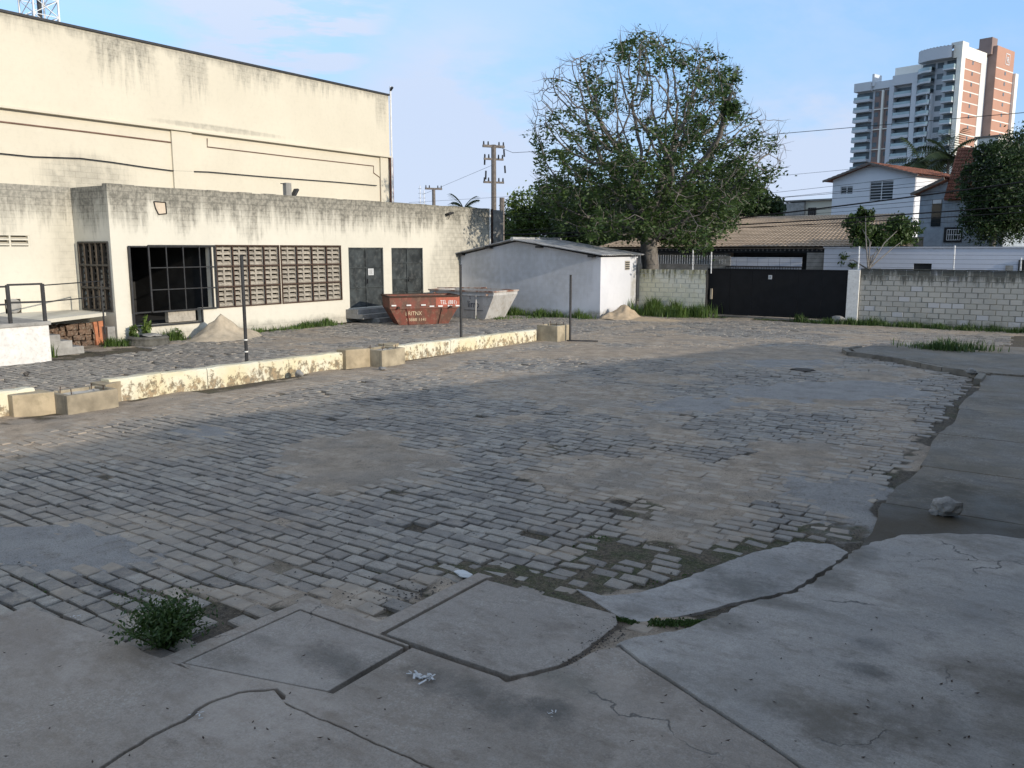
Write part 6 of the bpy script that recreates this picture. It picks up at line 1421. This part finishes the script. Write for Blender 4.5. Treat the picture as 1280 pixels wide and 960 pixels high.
for i in range(nf):
    z = H1-3-FL*(i+1); part(ft, 'floor_line', M['towerlit'], tw_, -.03, .0, 2.41, 13.59, z, z+.32); part(ft, 'floor_line', M['towerlit'], tw_, -2.24, -2.2, 18.95, 31.98, z+2.2, z+2.5); part(ft, 'slot_window', M['towerdark'], tw_, -.04, .0, 7.6, 8.4, z+1.9, z+2.9); part(ft, 'slot_window', M['towerdark'], tw_, -2.26, -2.205, 25.5, 26.4, z+.9, z+1.9)
    if z > 20:
        # corner balcony
        b = MB(); ft.box(b, 1.3, 4.4, -1.3, 1.2, z-.2, z+.15); b.build('balcony_slab', M['towerwhite'], tw_); b = MB(); ft.box(b, 1.35, 4.3, -1.28, -1.15, z+.16, z+1.3); ft.box(b, 1.3, 1.4, -1.2, 1.2, z+.16, z+1.3); b.build('balcony_glass', M['towerglass'], tw_)
        part(ft, 'opening', M['towerdark'], tw_, 1.4, 4.3, 1.12, 1.19, z+.2, z+2.7)
        part(ft, 'opening', M['towerdark'], tw_, 5.2, 7.0, 1.12, 1.19, z+1.0, z+2.5)
        # curved balcony band on the left part
        def arc(z0_, z1_, nm, mat, rin=0.):
            b = MB(); P = []
            for k in range(9): u = k/8; P.append((7.4+4.6*u, -1.3+rin-1.1*math.sin(math.pi*(.15+.7*u))+1.5*u*u))
            for (a0_, d0_), (a1_, d1_) in zip(P[:-1], P[1:]): b.quad(ft(a1_, d1_, z0_), ft(a0_, d0_, z0_), ft(a0_, d0_, z1_), ft(a1_, d1_, z1_)); b.quad(ft(a1_, d1_, z1_), ft(a0_, d0_, z1_), ft(a0_, 1.2, z1_), ft(a1_, 1.2, z1_)); b.quad(ft(a1_, d1_, z0_), ft(a1_, 1.2, z0_), ft(a0_, 1.2, z0_), ft(a0_, d0_, z0_))
            b.build(nm, mat, tw_)
        wide = i < 3
        arc(z-.15, z+.35, 'balcony_slab', M['towerwhite']); arc(z+.36, z+1.3, 'balcony_glass', M['towerglass'], .15)
        part(ft, 'opening', M['towerdark'], tw_, 7.6, 11.2, 1.1, 1.18, z+.4, z+2.6)
for k in (7.3, 8.4): part(ft, 'pipe_fin', M['towerwhite'], tw_, k, k+.35, -1.0, 1.2, 0, H1-12)
b = MB(); P = [(2+10*k/10, -1.4-1.2*math.sin(math.pi*(.1+.7*k/10))+1.6*(k/10)**2) for k in range(11)]
for (a0_, d0_), (a1_, d1_) in zip(P[:-1], P[1:]):
    h0_ = H1+1.2-(a0_-2)*.0; b.quad(ft(a1_, d1_, H1-3), ft(a0_, d0_, H1-3), ft(a0_, d0_, H1+.5), ft(a1_, d1_, H1+.2)); b.quad(ft(a1_, d1_, H1+.2), ft(a0_, d0_, H1+.5), ft(a0_, 3, H1+.5), ft(a1_, 3, H1+.2)); b.quad(ft(a1_, d1_, H1-3), ft(a1_, 3, H1-3), ft(a0_, 3, H1-3), ft(a0_, d0_, H1-3))
b.build('curved_crown', M['towerwhite'], tw_)
t2 = thing('residential_tower', 'shorter wide tower with long balcony bands left of the taller one', 'tower', ft(22, 8, 0))
H2 = 54.6
part(ft, 'core', M['towerwhite'], t2, 12.2, 31.5, 2.0, 18, 0, H2-1.5); part(ft, 'crown_band', M['towerwhite'], t2, 12.1, 19.6, -.1, 6, H2-2.9, H2); part(ft, 'crown_band', M['towerwhite'], t2, 26.4, 31.8, -.1, 6, H2-3.2, H2-.6); part(ft, 'link_crown', M['towerwhite'], t2, 19.61, 26.39, 1.0, 6, H2-3.0, H2-.8)
part(ft, 'roof_block', M['towerlit'], t2, 13.4, 21.5, 5, 11, H2-.5, H2+3.2); part(ft, 'roof_fin', M['towerwhite'], t2, 25.6, 26.3, .4, 5, H2-2, H2+1.6)
part(ft, 'side_fin', M['towerwhite'], t2, 12.11, 13.6, -.05, 2, 0, H2-2.901); part(ft, 'side_fin', M['towerwhite'], t2, 19.0, 20.4, -.05, 2, 0, H2-3.001)
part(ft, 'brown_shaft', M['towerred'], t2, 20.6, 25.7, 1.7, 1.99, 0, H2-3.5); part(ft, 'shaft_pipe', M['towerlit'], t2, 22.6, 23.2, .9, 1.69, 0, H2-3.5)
for i in range(15):
    z = H2-3.2-FL*(i+1)
    if z < 16: break
    for a0_, a1_ in ((13.7, 18.9), (26.5, 31.7)):
        part(ft, 'balcony_slab', M['towerwhite'], t2, a0_, a1_, -.2, 2, z-.25, z+.55); part(ft, 'balcony_glass', M['towerglass'], t2, a0_+.05, a1_-.05, -.1, -.02, z+.56, z+1.35); part(ft, 'opening', M['towerdark'], t2, a0_, a1_, 1.9, 1.98, z+.56, z+2.7)
    for a0_ in (20.6, 24.3): part(ft, 'opening', M['towerdark'], t2, a0_, a0_+1.2, 1.6, 1.69, z+1.1, z+2.4)
    part(ft, 'shaft_beam', M['towerlit'], t2, 20.6, 25.7, 1.2, 1.59, z+.1, z+.35) if i % 2 else None
m_ = Matrix((eB, UZ, eA)).transposed()  # columns: text x -> eB, text y -> up, text z -> outward
out = -eA; m_ = Matrix((tuple(eB), tuple(UZ), tuple(eB.cross(UZ)))).transposed()
lg = text_mesh('R', 2.6, M['pole_white'], 'emblem', tw_, ft(-2.28, 27.0, 58.4), m_, .1); lg.matrix_parent_inverse = inv_of(tw_)
b = MB(); 
for (d0_, d1_, z0_, z1_) in ((25.4, 28.6, 57.9, 58.15), (25.4, 28.6, 60.9, 61.15), (25.4, 25.65, 57.9, 61.1), (28.35, 28.6, 57.9, 61.1)): ft.box(b, -2.27, -2.22, d0_, d1_, z0_, z1_)
b.build('emblem_frame', M['pole_white'], tw_)
